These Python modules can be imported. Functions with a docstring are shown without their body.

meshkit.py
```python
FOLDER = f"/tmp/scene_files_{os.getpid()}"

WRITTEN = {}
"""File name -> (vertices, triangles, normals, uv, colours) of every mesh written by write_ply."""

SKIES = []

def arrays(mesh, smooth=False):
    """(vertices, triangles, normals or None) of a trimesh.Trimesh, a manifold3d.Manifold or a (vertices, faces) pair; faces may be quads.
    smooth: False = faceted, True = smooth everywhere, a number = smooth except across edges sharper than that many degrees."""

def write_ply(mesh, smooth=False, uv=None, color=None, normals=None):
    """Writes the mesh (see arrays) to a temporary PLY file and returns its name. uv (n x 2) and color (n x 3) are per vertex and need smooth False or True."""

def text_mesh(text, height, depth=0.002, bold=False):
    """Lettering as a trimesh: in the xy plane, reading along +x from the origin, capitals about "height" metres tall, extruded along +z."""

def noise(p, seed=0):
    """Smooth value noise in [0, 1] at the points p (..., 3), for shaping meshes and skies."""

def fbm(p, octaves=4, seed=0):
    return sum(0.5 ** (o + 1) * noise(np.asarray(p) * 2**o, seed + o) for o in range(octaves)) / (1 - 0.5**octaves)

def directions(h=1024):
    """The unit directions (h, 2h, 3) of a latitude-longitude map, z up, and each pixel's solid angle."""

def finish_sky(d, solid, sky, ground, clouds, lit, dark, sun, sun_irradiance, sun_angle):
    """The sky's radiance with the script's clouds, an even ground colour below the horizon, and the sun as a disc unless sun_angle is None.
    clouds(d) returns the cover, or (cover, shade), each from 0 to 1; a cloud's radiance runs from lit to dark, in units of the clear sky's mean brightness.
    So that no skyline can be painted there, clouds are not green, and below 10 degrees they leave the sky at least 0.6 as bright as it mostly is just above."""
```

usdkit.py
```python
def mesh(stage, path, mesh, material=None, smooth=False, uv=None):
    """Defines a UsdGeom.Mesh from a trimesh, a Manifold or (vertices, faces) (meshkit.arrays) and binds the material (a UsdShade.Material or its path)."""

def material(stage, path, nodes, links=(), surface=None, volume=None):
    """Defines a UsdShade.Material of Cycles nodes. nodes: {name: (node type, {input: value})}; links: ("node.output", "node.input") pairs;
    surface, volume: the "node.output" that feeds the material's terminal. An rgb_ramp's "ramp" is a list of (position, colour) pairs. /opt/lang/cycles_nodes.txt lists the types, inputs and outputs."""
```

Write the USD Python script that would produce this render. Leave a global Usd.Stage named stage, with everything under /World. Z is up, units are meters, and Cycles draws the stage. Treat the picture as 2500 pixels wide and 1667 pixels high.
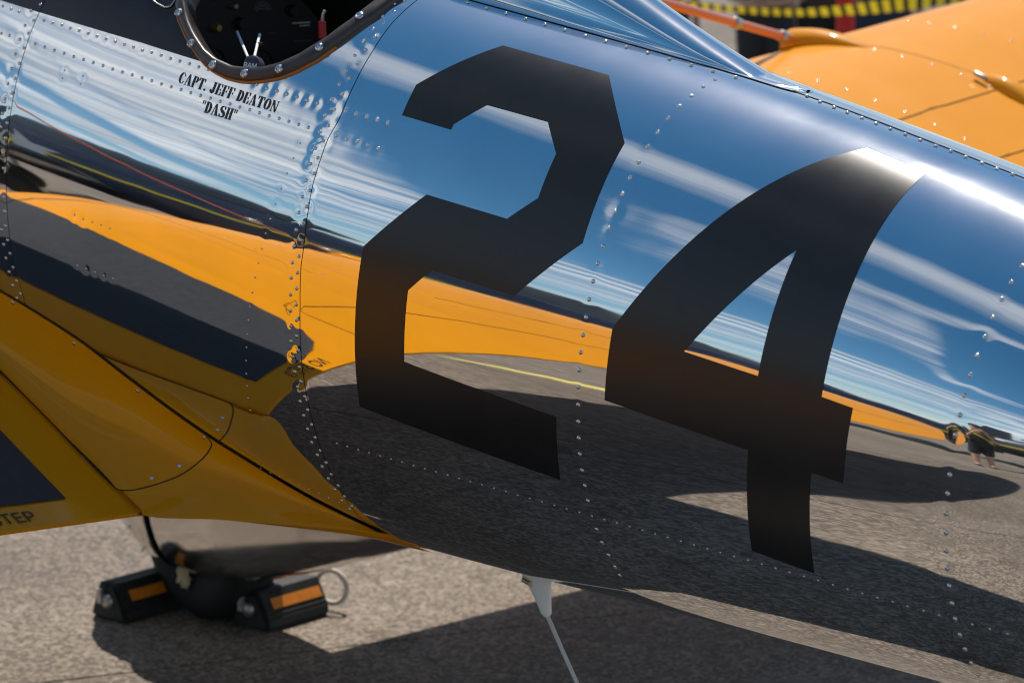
import math, random
import numpy as np
import trimesh
import manifold3d as m3
from scipy.spatial import cKDTree
from shapely.geometry import Polygon, Point
from shapely import affinity
from shapely.ops import unary_union
from pxr import Usd, UsdGeom, UsdLux, UsdShade, Gf, Sdf, Vt
import usdkit, meshkit

rng = np.random.default_rng(24)
random.seed(24)
stage = Usd.Stage.CreateInMemory()
UsdGeom.SetStageUpAxis(stage, 'Z')
UsdGeom.SetStageMetersPerUnit(stage, 1.0)
UsdGeom.Xform.Define(stage, '/World')
UsdGeom.Scope.Define(stage, '/World/Looks')

# ------------------------------------------------------------------ camera
# aircraft axis runs along +x (tail), +y is its starboard side, the camera stands off the port quarter
CAM = np.array([3.2949, -3.0465, 1.7607])
CR = np.array([0.69201106, 0.72174255, -0.01443534])
CU = np.array([-0.11226709, 0.12735269, 0.98548333])
CF = np.array([-0.71310363, 0.68034475, -0.16915741])
cam = UsdGeom.Camera.Define(stage, '/World/camera')
cam.AddTransformOp().Set(Gf.Matrix4d(*CR, 0, *CU, 0, *(-CF), 0, *CAM, 1))
cam.CreateHorizontalApertureAttr(36.0)
cam.CreateVerticalApertureAttr(24.0)
cam.CreateFocalLengthAttr(36.0 * 6185.23 / 2500.0)
cam.CreateFStopAttr(6.0)
cam.CreateFocusDistanceAttr(4.05)
cam.CreateClippingRangeAttr(Gf.Vec2f(0.05, 20000))
cam.CreateExposureAttr(0.3)

# ------------------------------------------------------------------ sky and sun
SUN = np.array([-0.35, 0.42, 1.0]); SUN /= np.linalg.norm(SUN)
SUN_EL = math.asin(SUN[2]); SUN_ROT = math.atan2(SUN[0], SUN[1])
sun = UsdLux.DistantLight.Define(stage, '/World/sun')
sun.CreateIntensityAttr(1.25); sun.CreateAngleAttr(0.53); sun.CreateColorAttr(Gf.Vec3f(1.0, 0.93, 0.84))
sun.GetPrim().CreateAttribute('inputs:normalize', Sdf.ValueTypeNames.Bool).Set(True)
zl = SUN; xl = np.cross([0, 0, 1.0], zl); xl /= np.linalg.norm(xl); yl = np.cross(zl, xl)
sun.AddTransformOp().Set(Gf.Matrix4d(*xl, 0, *yl, 0, *zl, 0, 0, 0, 30, 1))

def sky_material():
    # layer coordinates: u = distance along the view towards the port bow divided by the height of the cloud layer, v across it
    e = math.radians(52); dx, dy = -math.cos(e), -math.sin(e)
    N = {'tc': ('texture_coordinate', {}), 'xyz': ('separate_xyz', {}),
         'sky': ('sky_texture', {'sky_type': 'single_scattering', 'sun_disc': False, 'sun_elevation': SUN_EL, 'sun_rotation': SUN_ROT, 'altitude': 200.0, 'air_density': 1.0, 'aerosol_density': 0.3, 'ozone_density': 1.6}),
         'z': ('math', {'math_type': 'maximum', 'value2': 0.035}),
         'ux': ('math', {'math_type': 'multiply', 'value2': dx}), 'uy': ('math', {'math_type': 'multiply_add', 'value2': dy}),
         'vx': ('math', {'math_type': 'multiply', 'value2': -dy}), 'vy': ('math', {'math_type': 'multiply_add', 'value2': dx}),
         'u0': ('math', {'math_type': 'divide'}), 'u': ('math', {'math_type': 'absolute'}), 'v': ('math', {'math_type': 'divide'}),
         'uv': ('combine_xyz', {}),
         'map1': ('mapping', {'scale': (1.2, 0.5, 1.0), 'location': (3.1, 0.4, 0.0)}),
         'n1': ('noise_texture', {'scale': 1.0, 'detail': 6.0, 'roughness': 0.55, 'distortion': 0.35}),
         'map2': ('mapping', {'scale': (4.6, 1.1, 1.0), 'location': (0.3, 7.0, 0.0)}),
         'n2': ('noise_texture', {'scale': 1.0, 'detail': 8.0, 'roughness': 0.68, 'distortion': 0.5}),
         'uw': ('math', {'math_type': 'multiply_add', 'value2': 0.5}), 'uo': ('math', {'math_type': 'subtract', 'value2': 0.25}),
         'vg': ('map_range', {'range_type': 'smoothstep', 'from_min': 0.95, 'from_max': 1.4, 'to_min': 0.0, 'to_max': -4.9, 'clamp': True}), 'vc': ('math', {'math_type': 'minimum', 'value2': 0.45}), 'vs': ('math', {'math_type': 'multiply_add'}),
         'lg': ('math', {'math_type': 'divide', 'value2': 10.0}), 'cl': ('math', {'math_type': 'minimum', 'value2': 1.0}),
         'ramp': ('rgb_ramp', {'ramp': [(0.0, (0, 0, 0)), (0.063, (0, 0, 0)), (0.072, (0.7, 0.7, 0.7)), (0.086, (0.5, 0.5, 0.5)), (0.094, (0.0, 0.0, 0.0)), (0.14, (0.0, 0.0, 0.0)), (0.16, (0.95, 0.95, 0.95)), (0.31, (1, 1, 1)), (0.33, (0.6, 0.6, 0.6)), (0.35, (1, 1, 1)), (0.46, (1, 1, 1)), (0.5, (0.05, 0.05, 0.05)), (0.57, (0.1, 0.1, 0.1)), (0.6, (0.95, 0.95, 0.95)), (0.74, (0.8, 0.8, 0.8)), (0.77, (0.1, 0.1, 0.1)), (0.85, (0.2, 0.2, 0.2)), (0.9, (0.8, 0.8, 0.8)), (1.0, (0.6, 0.6, 0.6))]}), 'rbw': ('rgb_to_bw', {}),
         'fr': ('map_range', {'from_min': 0.34, 'from_max': 0.62, 'to_min': 0.36, 'to_max': 1.0, 'clamp': True}),
         'fr2': ('map_range', {'from_min': 0.42, 'from_max': 0.62, 'to_min': 0.05, 'to_max': 0.92, 'clamp': True}), 'vm': ('map_range', {'range_type': 'smoothstep', 'from_min': 0.08, 'from_max': 0.30, 'clamp': True}), 'fx': ('mix_float', {}),
         'va': ('math', {'math_type': 'absolute'}), 'vo': ('map_range', {'range_type': 'smoothstep', 'from_min': 1.0, 'from_max': 2.2, 'clamp': True}), 'nc': ('map_range', {'from_min': 0.47, 'from_max': 0.60, 'to_min': 0.0, 'to_max': 0.85, 'clamp': True}), 'oc': ('math', {'math_type': 'multiply'}), 'call': ('math', {'math_type': 'maximum'}),
         'cov': ('math', {'math_type': 'multiply', 'use_clamp': True}),
         'shade': ('map_range', {'from_min': 0.35, 'from_max': 0.75, 'to_min': 0.0, 'to_max': 1.0, 'clamp': True}),
         'cc': ('mix', {'color1': (5.2, 5.4, 5.6), 'color2': (11.0, 11.1, 11.1)}),
         'mix': ('mix', {}),
         'sat': ('hsv', {'hue': 0.487, 'saturation': 1.3, 'value': 1.0}),
         'bg': ('background_shader', {'strength': 0.083})}
    L = [('tc.generated', 'xyz.vector'), ('xyz.z', 'z.value1'),
         ('xyz.x', 'ux.value1'), ('xyz.y', 'uy.value1'), ('ux.value', 'uy.value3'),
         ('xyz.x', 'vx.value1'), ('xyz.y', 'vy.value1'), ('vx.value', 'vy.value3'),
         ('uy.value', 'u0.value1'), ('z.value', 'u0.value2'), ('u0.value', 'u.value1'), ('vy.value', 'v.value1'), ('z.value', 'v.value2'),
         ('u0.value', 'uv.x'), ('v.value', 'uv.y'),
         ('uv.vector', 'map1.vector'), ('map1.vector', 'n1.vector'), ('uv.vector', 'map2.vector'), ('map2.vector', 'n2.vector'),
         ('n1.fac', 'uw.value1'), ('u.value', 'uw.value3'), ('uw.value', 'uo.value1'),
         ('u.value', 'vg.value'), ('vg.result', 'vs.value2'), ('v.value', 'vc.value1'), ('vc.value', 'vs.value1'), ('uo.value', 'vs.value3'),
         ('vs.value', 'lg.value1'), ('lg.value', 'cl.value1'), ('cl.value', 'ramp.fac'), ('ramp.color', 'rbw.color'),
         ('n2.fac', 'fr.value'), ('n2.fac', 'fr2.value'), ('v.value', 'vm.value'), ('vm.result', 'fx.fac'), ('fr.result', 'fx.a'), ('fr2.result', 'fx.b'), ('rbw.val', 'cov.value1'), ('fx.result', 'cov.value2'),
         ('n1.fac', 'shade.value'), ('shade.result', 'cc.fac'),
         ('v.value', 'va.value1'), ('va.value', 'vo.value'), ('n1.fac', 'nc.value'), ('vo.result', 'oc.value1'), ('nc.result', 'oc.value2'), ('cov.value', 'call.value1'), ('oc.value', 'call.value2'), ('call.value', 'mix.fac'), ('sky.color', 'sat.color'), ('sat.color', 'mix.color1'), ('cc.color', 'mix.color2'),
         ('mix.color', 'bg.color')]
    return usdkit.material(stage, '/World/Looks/sky', N, L, surface='bg.background')
dome = UsdLux.DomeLight.Define(stage, '/World/sky')
UsdShade.MaterialBindingAPI.Apply(dome.GetPrim()).Bind(sky_material())
dome.GetPrim().SetCustomDataByKey('kind', 'structure')

# ------------------------------------------------------------------ helpers
_names = {}
def new_path(parent, name):
    key = (parent, name); k = _names.get(key, 0); _names[key] = k + 1
    return f'{parent}/{name}' + (f'_{k:03d}' if k else '')
def tag(prim, label=None, category=None, group=None, kind=None):
    for k, v in (('label', label), ('category', category), ('group', group), ('kind', kind)):
        if v: prim.SetCustomDataByKey(k, v)
    return prim
def thing(name, label, category, loc=(0, 0, 0), rz=0.0, group=None, ops=True):
    x = UsdGeom.Xform.Define(stage, new_path('/World', name))
    if ops:
        x.AddTranslateOp().Set(Gf.Vec3d(*map(float, loc))); x.AddRotateZOp().Set(float(rz))
    tag(x.GetPrim(), label, category, group)
    return str(x.GetPath())
def obj(name, mesh, mat, parent='/World', smooth=False, normals=None):
    path = new_path(parent, name)
    if normals is not None:   # wind the faces with the given normals
        v_, f_ = np.asarray(mesh.vertices), np.array(mesh.faces); fn = np.cross(v_[f_[:, 1]] - v_[f_[:, 0]], v_[f_[:, 2]] - v_[f_[:, 0]])
        if (fn * np.asarray(normals)[f_[:, 0]]).sum() < 0: mesh = trimesh.Trimesh(v_, f_[:, ::-1], process=False)
    m = usdkit.mesh(stage, path, mesh, M[mat], smooth)
    if normals is not None:
        m.CreateNormalsAttr(Vt.Vec3fArray.FromNumpy(np.asarray(normals, np.float32))); m.SetNormalsInterpolation('vertex')
    m.CreateDoubleSidedAttr(True)
    return path
def prim(path): return stage.GetPrimAtPath(path)
def copy_of(src, label, loc, rz=0.0, group=None):
    name = src.split('/')[-1].rstrip('0123456789').rstrip('_')
    x = UsdGeom.Xform.Define(stage, new_path('/World', name))
    x.GetPrim().GetReferences().AddInternalReference(src); x.GetPrim().SetInstanceable(True)
    x.ClearXformOpOrder()
    t = x.GetPrim().GetAttribute('xformOp:translate'); r = x.GetPrim().GetAttribute('xformOp:rotateZ')
    t.Set(Gf.Vec3d(*map(float, loc))); r.Set(float(rz))
    x.SetXformOpOrder([UsdGeom.XformOp(t), UsdGeom.XformOp(r)])
    was = prim(src).GetCustomData()
    tag(x.GetPrim(), label, was['category'], group or was.get('group'))
    return str(x.GetPath())
def cat(ms):
    return trimesh.util.concatenate([m if isinstance(m, trimesh.Trimesh) else trimesh.Trimesh(*m, process=False) for m in ms])
def box(c, e, R=None):
    b = trimesh.creation.box(e)
    if R is not None: b.vertices = b.vertices @ np.asarray(R).T
    b.apply_translation(c); return b
def grid_faces(n, m, wrap=False):
    i, j = np.meshgrid(np.arange(n - 1), np.arange(m if wrap else m - 1), indexing='ij')
    a = i * m + j; b = i * m + (j + 1) % m; c = (i + 1) * m + (j + 1) % m; d = (i + 1) * m + j
    return np.vstack([np.stack([a, b, c], -1).reshape(-1, 3), np.stack([a, c, d], -1).reshape(-1, 3)])
def patch(P, wrap=False):
    n, m = P.shape[:2]
    return trimesh.Trimesh(P.reshape(-1, 3), grid_faces(n, m, wrap), process=False)
def loft(sections, caps=True):
    P = np.array(sections); n, m = P.shape[:2]
    f = [grid_faces(n, m, True)]; v = [P.reshape(-1, 3)]
    if caps:
        v += [P[0].mean(0)[None], P[-1].mean(0)[None]]; k = n * m; r = np.arange(m)
        f.append(np.stack([np.full(m, k), (r + 1) % m, r], -1)); f.append(np.stack([np.full(m, k + 1), (n - 1) * m + r, (n - 1) * m + (r + 1) % m], -1))
    t = trimesh.Trimesh(np.vstack(v), np.vstack(f), process=False); return t
def tube(pts, r, sides=10, caps=True):
    p = np.asarray(pts, float); r = np.broadcast_to(np.asarray(r, float), (len(p),))
    t = np.gradient(p, axis=0); t /= np.linalg.norm(t, axis=1, keepdims=True)
    ref = np.eye(3)[np.argmin(np.abs(t).max(0))] + np.array([1e-4, 2e-4, 3e-4])
    a = np.cross(t, ref); a /= np.linalg.norm(a, axis=1, keepdims=True); b = np.cross(a, t)
    th = np.arange(sides) * 2 * np.pi / sides
    S = p[:, None] + r[:, None, None] * (np.cos(th)[None, :, None] * a[:, None] + np.sin(th)[None, :, None] * b[:, None])
    return loft(S, caps)
def lathe(profile, n=20):
    """profile: (r, z) pairs, round the z axis"""
    th = np.arange(n) * 2 * np.pi / n
    P = np.array([[(r * math.cos(t), r * math.sin(t), z) for t in th] for r, z in profile])
    return loft(P, True)
def basis(n, hint=(1.0, 0, 0)):
    n = np.asarray(n, float); n = n / np.linalg.norm(n)
    x = np.asarray(hint, float) - n * np.dot(hint, n); x /= np.linalg.norm(x)
    return np.stack([x, np.cross(n, x), n], 1)
def placed(m, R, t):
    m = m.copy(); m.vertices = m.vertices @ np.asarray(R).T + np.asarray(t); return m
def resample(pts, n):
    p = np.asarray(pts, float); L = np.r_[0, np.cumsum(np.linalg.norm(np.diff(p, axis=0), axis=1))]; t = np.linspace(0, L[-1], n)
    return np.stack([np.interp(t, L, p[:, k]) for k in range(p.shape[1])], 1)
def smooth_curve(pts, n):
    from scipy.interpolate import CubicSpline
    p = np.asarray(pts, float); L = np.r_[0, np.cumsum(np.linalg.norm(np.diff(p, axis=0), axis=1))]
    return CubicSpline(L, p)(np.linspace(0, L[-1], n))

# ------------------------------------------------------------------ materials
M = {}
def mat(name, nodes, links=(), surface='p.BSDF', volume=None):
    M[name] = usdkit.material(stage, '/World/Looks/' + name, nodes, links, surface=surface, volume=volume)
def paint(name, color, rough=0.4, coat=0.0, coat_rough=0.05, metallic=0.0, var=0.06, scale=9.0, bump=0.0, spec=0.5, rv=0.06):
    c = np.array(color, float)
    N = {'g': ('geometry', {}), 'n': ('noise_texture', {'scale': scale, 'detail': 5.0, 'roughness': 0.6}),
         'r': ('rgb_ramp', {'ramp': [(0.25, tuple(c * (1 - var))), (0.75, tuple(np.minimum(c * (1 + var), 0.95)))]}),
         'rr': ('map_range', {'from_min': 0.3, 'from_max': 0.7, 'to_min': max(rough - rv, 0.02), 'to_max': rough + rv}),
         'p': ('principled_bsdf', {'metallic': metallic, 'coat_weight': coat, 'coat_roughness': coat_rough, 'specular_ior_level': spec})}
    L = [('g.position', 'n.vector'), ('n.fac', 'r.fac'), ('r.color', 'p.base_color'), ('n.fac', 'rr.value'), ('rr.result', 'p.roughness')]
    if bump:
        N['bn'] = ('noise_texture', {'scale': 900.0, 'detail': 2.0}); N['b'] = ('bump', {'strength': bump, 'distance': 0.001})
        L += [('g.position', 'bn.vector'), ('bn.fac', 'b.height'), ('b.normal', 'p.normal')]
    mat(name, N, L)

# polished sheet: a sharp mirror lobe, a faint wide haze lobe from fine scratches, thin streaks of polish marks
mat('polished_aluminium',
    {'g': ('geometry', {}),
     'mp': ('mapping', {'scale': (4.0, 40.0, 40.0), 'rotation': (0.0, 0.11, 0.0)}),
     'n': ('noise_texture', {'scale': 1.0, 'detail': 5.0, 'roughness': 0.6}),
     'n3': ('noise_texture', {'scale': 5.0, 'detail': 4.0, 'roughness': 0.6}),
     'c': ('rgb_ramp', {'ramp': [(0.3, (0.80, 0.82, 0.84)), (0.7, (0.88, 0.89, 0.90))]}),
     'rr': ('map_range', {'from_min': 0.3, 'from_max': 0.75, 'to_min': 0.010, 'to_max': 0.055}),
     'sp': ('white_noise_texture', {}), 'sc': ('vector_math', {'math_type': 'scale', 'scale': 700.0}), 'fl': ('vector_math', {'math_type': 'floor'}),
     'hz': ('map_range', {'from_min': 0.3, 'from_max': 0.7, 'to_min': 0.004, 'to_max': 0.015, 'clamp': True}),
     'a': ('metallic_bsdf', {'distribution': 'ggx', 'fresnel_type': 'f82', 'edge_tint': (0.95, 0.96, 0.97)}),
     'b': ('metallic_bsdf', {'distribution': 'ggx', 'fresnel_type': 'f82', 'edge_tint': (0.95, 0.96, 0.97), 'color': (0.85, 0.86, 0.88), 'roughness': 0.29}),
     'm': ('mix_closure', {})},
    [('g.position', 'mp.vector'), ('mp.vector', 'n.vector'), ('g.position', 'n3.vector'), ('n3.fac', 'c.fac'), ('c.color', 'a.color'), ('n.fac', 'rr.value'), ('rr.result', 'a.roughness'),
     ('n3.fac', 'hz.value'), ('hz.result', 'm.fac'), ('a.BSDF', 'm.closure1'), ('b.BSDF', 'm.closure2')], surface='m.closure')
paint('rivet_metal', (0.66, 0.67, 0.68), 0.13, metallic=1.0, var=0.08, rv=0.04)
paint('screw_metal', (0.62, 0.62, 0.63), 0.22, metallic=1.0, var=0.1)
paint('dark_gap', (0.006, 0.006, 0.006), 0.7, spec=0.2)
paint('numeral_black', (0.0042, 0.0042, 0.0045), 0.29, var=0.1, scale=14.0, bump=0.03, spec=0.48, rv=0.015)
paint('gloss_black', (0.004, 0.006, 0.012), 0.27, var=0.2, spec=0.38, rv=0.02)
paint('yellow_paint', (0.61, 0.228, 0.0008), 0.5, coat=0.26, coat_rough=0.06, var=0.03, scale=6.0, rv=0.05, spec=0.06)
paint('walkway_black', (0.030, 0.031, 0.034), 0.75, var=0.25, scale=60.0, bump=0.5, spec=0.3)
paint('letter_black', (0.010, 0.010, 0.011), 0.5)
paint('coaming_leather', (0.030, 0.022, 0.020), 0.34, var=0.35, scale=30.0, bump=0.12)
paint('coaming_edge', (0.30, 0.10, 0.012), 0.5)
paint('rubber', (0.009, 0.009, 0.009), 0.72, var=0.3, scale=40.0, bump=0.4, spec=0.3)
paint('ribbed_rubber', (0.013, 0.013, 0.0135), 0.6, var=0.6, scale=40.0, bump=0.4, spec=0.3)
paint('orange_tape', (0.62, 0.20, 0.01), 0.45, var=0.15, scale=50.0)
paint('dull_steel', (0.42, 0.40, 0.38), 0.38, metallic=0.9, var=0.15, scale=40.0)
paint('rope', (0.46, 0.42, 0.38), 0.85, var=0.2, scale=80.0)
paint('white_plastic', (0.74, 0.74, 0.73), 0.35, var=0.03)
paint('placard_tan', (0.55, 0.46, 0.24), 0.5)
paint('grey_rod', (0.50, 0.49, 0.49), 0.35, var=0.06)
paint('interior_black', (0.008, 0.008, 0.008), 0.7, var=0.3)
paint('panel_black', (0.012, 0.012, 0.013), 0.55, var=0.2)
paint('knob_dark', (0.018, 0.021, 0.030), 0.5)
paint('print_white', (0.70, 0.72, 0.74), 0.5)
paint('print_grey', (0.10, 0.10, 0.105), 0.5)
paint('tag_red', (0.45, 0.015, 0.012), 0.55)
paint('brass', (0.62, 0.42, 0.15), 0.3, metallic=0.8)
paint('mud', (0.42, 0.32, 0.19), 0.9, var=0.3, scale=60.0)
paint('strut_orange', (0.58, 0.13, 0.045), 0.38, coat=0.3)
paint('navy_paint', (0.012, 0.016, 0.030), 0.3, coat=0.4)
paint('stripe_yellow', (0.72, 0.55, 0.03), 0.4)
paint('star_grey', (0.42, 0.42, 0.43), 0.5)
paint('canopy_glass', (0.03, 0.04, 0.05), 0.08)
paint('skin_tone', (0.42, 0.24, 0.16), 0.6)
paint('cloth_black', (0.014, 0.014, 0.016), 0.9, var=0.3, scale=30)
paint('cloth_navy', (0.018, 0.024, 0.045), 0.9, var=0.3, scale=30)
paint('cloth_grey', (0.16, 0.16, 0.17), 0.9, var=0.2, scale=30)
paint('cloth_brown', (0.07, 0.045, 0.03), 0.9, var=0.2, scale=30)
paint('cloth_red', (0.50, 0.02, 0.015), 0.85, var=0.15, scale=30)
paint('hair_dark', (0.02, 0.014, 0.01), 0.8)
paint('hangar_wall', (0.40, 0.38, 0.33), 0.7, var=0.08, scale=0.3)
paint('hangar_roof', (0.20, 0.20, 0.21), 0.6)
paint('hangar_door', (0.12, 0.13, 0.15), 0.6)
paint('post_black', (0.02, 0.02, 0.02), 0.6)
paint('line_yellow', (0.58, 0.48, 0.14), 0.8, var=0.25, scale=14.0)
paint('leaf_dark', (0.030, 0.042, 0.018), 0.85, var=0.4, scale=0.25)
mat('barrier_tape', {'tc': ('texture_coordinate', {}), 'at': ('attribute', {'attribute': 'st'}), 's': ('separate_xyz', {}),
    'm': ('math', {'math_type': 'fraction'}), 'k': ('math', {'math_type': 'greater_than', 'value2': 0.60}),
    'mx': ('mix', {'color1': (0.72, 0.53, 0.02), 'color2': (0.012, 0.012, 0.010)}), 'p': ('principled_bsdf', {'roughness': 0.4}),
    't': ('translucent_bsdf', {}), 'mc': ('mix_closure', {'fac': 0.35})},
    [('at.vector', 's.vector'), ('s.x', 'm.value1'), ('m.value', 'k.value1'), ('k.value', 'mx.fac'), ('mx.color', 'p.base_color'), ('mx.color', 't.color'), ('p.BSDF', 'mc.closure1'), ('t.BSDF', 'mc.closure2')], surface='mc.closure')
def concrete(name, lo, mid, hi, bump=0.5):
    mat(name, {'g': ('geometry', {}),
        'oi': ('object_info', {}),
        'big': ('noise_texture', {'scale': 0.55, 'detail': 5.0, 'roughness': 0.6}),
        'med': ('noise_texture', {'scale': 16.0, 'detail': 6.0, 'roughness': 0.72}),
        'agg': ('voronoi_texture', {'scale': 105.0, 'randomness': 1.0}),
        'sep': ('separate_color', {}),
        'fine': ('noise_texture', {'scale': 240.0, 'detail': 4.0, 'roughness': 0.75}),
        'a1': ('mix_float', {'fac': 0.5}), 'a2': ('mix_float', {'fac': 0.34}), 'a3': ('mix_float', {'fac': 0.34}),
        'sp': ('noise_texture', {'scale': 1.9, 'detail': 4.0, 'roughness': 0.55, 'distortion': 0.4}), 'sr': ('rgb_ramp', {'ramp': [(0.60, (1, 1, 1)), (0.70, (0.62, 0.60, 0.58))]}), 'sm': ('mix', {'mix_type': 'multiply', 'fac': 1.0}),
        'c': ('rgb_ramp', {'ramp': [(0.26, lo), (0.49, mid), (0.74, hi)]}),
        'b': ('bump', {'strength': bump, 'distance': 0.004}),
        'p': ('principled_bsdf', {'roughness': 0.88, 'specular_ior_level': 0.35})},
        [('g.position', 'big.vector'), ('g.position', 'med.vector'), ('g.position', 'agg.vector'), ('g.position', 'fine.vector'), ('agg.color', 'sep.color'),
         ('med.fac', 'a1.a'), ('sep.r', 'a1.b'), ('a1.result', 'a2.a'), ('fine.fac', 'a2.b'), ('a2.result', 'a3.a'), ('big.fac', 'a3.b'),
         ('a3.result', 'c.fac'), ('g.position', 'sp.vector'), ('sp.fac', 'sr.fac'), ('c.color', 'sm.color1'), ('sr.color', 'sm.color2'), ('sm.color', 'p.base_color'), ('a2.result', 'b.height'), ('b.normal', 'p.normal')])
concrete('concrete', (0.028, 0.022, 0.017), (0.108, 0.086, 0.066), (0.36, 0.298, 0.235))
paint('wheel_pant_metal', (0.72, 0.71, 0.70), 0.15, metallic=1.0, var=0.05, scale=5.0)
concrete('joint_dirt', (0.03, 0.026, 0.022), (0.06, 0.05, 0.042), (0.09, 0.08, 0.07))
mat('dry_ground', {'g': ('geometry', {}), 'n': ('noise_texture', {'scale': 0.03, 'detail': 8.0, 'roughness': 0.65}),
    'c': ('rgb_ramp', {'ramp': [(0.3, (0.10, 0.085, 0.05)), (0.55, (0.22, 0.18, 0.11)), (0.75, (0.30, 0.25, 0.16))]}), 'p': ('principled_bsdf', {'roughness': 0.95})},
    [('g.position', 'n.vector'), ('n.fac', 'c.fac'), ('c.color', 'p.base_color')])
mat('hill_cover', {'g': ('geometry', {}), 'n': ('noise_texture', {'scale': 0.012, 'detail': 8.0, 'roughness': 0.7}),
    'c': ('rgb_ramp', {'ramp': [(0.35, (0.035, 0.042, 0.028)), (0.6, (0.09, 0.085, 0.055)), (0.75, (0.17, 0.145, 0.09))]}), 'p': ('principled_bsdf', {'roughness': 0.95})},
    [('g.position', 'n.vector'), ('n.fac', 'c.fac'), ('c.color', 'p.base_color')])

# ------------------------------------------------------------------ ground and apron
def disc(r, z, n=96, c=(0, 0)):
    th = np.linspace(0, 2 * np.pi, n, endpoint=False)
    v = np.vstack([[[c[0], c[1], z]], np.stack([c[0] + r * np.cos(th), c[1] + r * np.sin(th), np.full(n, z)], 1)])
    i = np.arange(n); return trimesh.Trimesh(v, np.stack([np.zeros(n, int), 1 + i, 1 + (i + 1) % n], 1), process=False)
tag(prim(obj('ground', disc(6000, -0.06, c=(0, 0)), 'dry_ground')), kind='structure')
JD = np.array([0.394, 0.919]); JN = np.array([0.919, -0.394]); J0 = np.array([-1.259, 0.802]); SL = 3.8
ap = UsdGeom.Xform.Define(stage, '/World/apron'); tag(ap.GetPrim(), kind='structure'); AP = '/World/apron'
def slabquad(a0, a1, b0, b1, z, th):
    c = [J0 + JN * a + JD * b for a, b in ((a0, b0), (a1, b0), (a1, b1), (a0, b1))]
    b = trimesh.creation.extrude_polygon(Polygon([tuple(q) for q in c]), th, engine='earcut'); b.apply_translation((0, 0, z - th)); return b
NS = 5
for i in range(-NS, NS):
    for j in range(-NS, NS):
        g = 0.0045
        dz = float(rng.uniform(-0.0012, 0.0))
        obj('concrete_slab', slabquad(i * SL + g, (i + 1) * SL - g, (j - 0.45) * SL + g, (j + 0.55) * SL - g, dz, 0.03), 'concrete', AP)
w = NS * SL
obj('joint_bed', slabquad(-w, w, -w - 0.45 * SL, w - 0.45 * SL, -0.014, 0.02), 'joint_dirt', AP)
inner = Polygon([tuple(J0 + JN * a + JD * (b - 0.45 * SL)) for a, b in ((-w, -w), (w, -w), (w, w), (-w, w))])
outer = Polygon([tuple(J0 + JN * a + JD * b) for a, b in ((-160, -160), (160, -160), (160, 160), (-160, 160))], [list(inner.exterior.coords)])
ao = trimesh.creation.extrude_polygon(outer, 0.05, engine='earcut'); ao.apply_translation((0, 0, -0.0505))
obj('outer_concrete', ao, 'concrete', AP)
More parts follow.
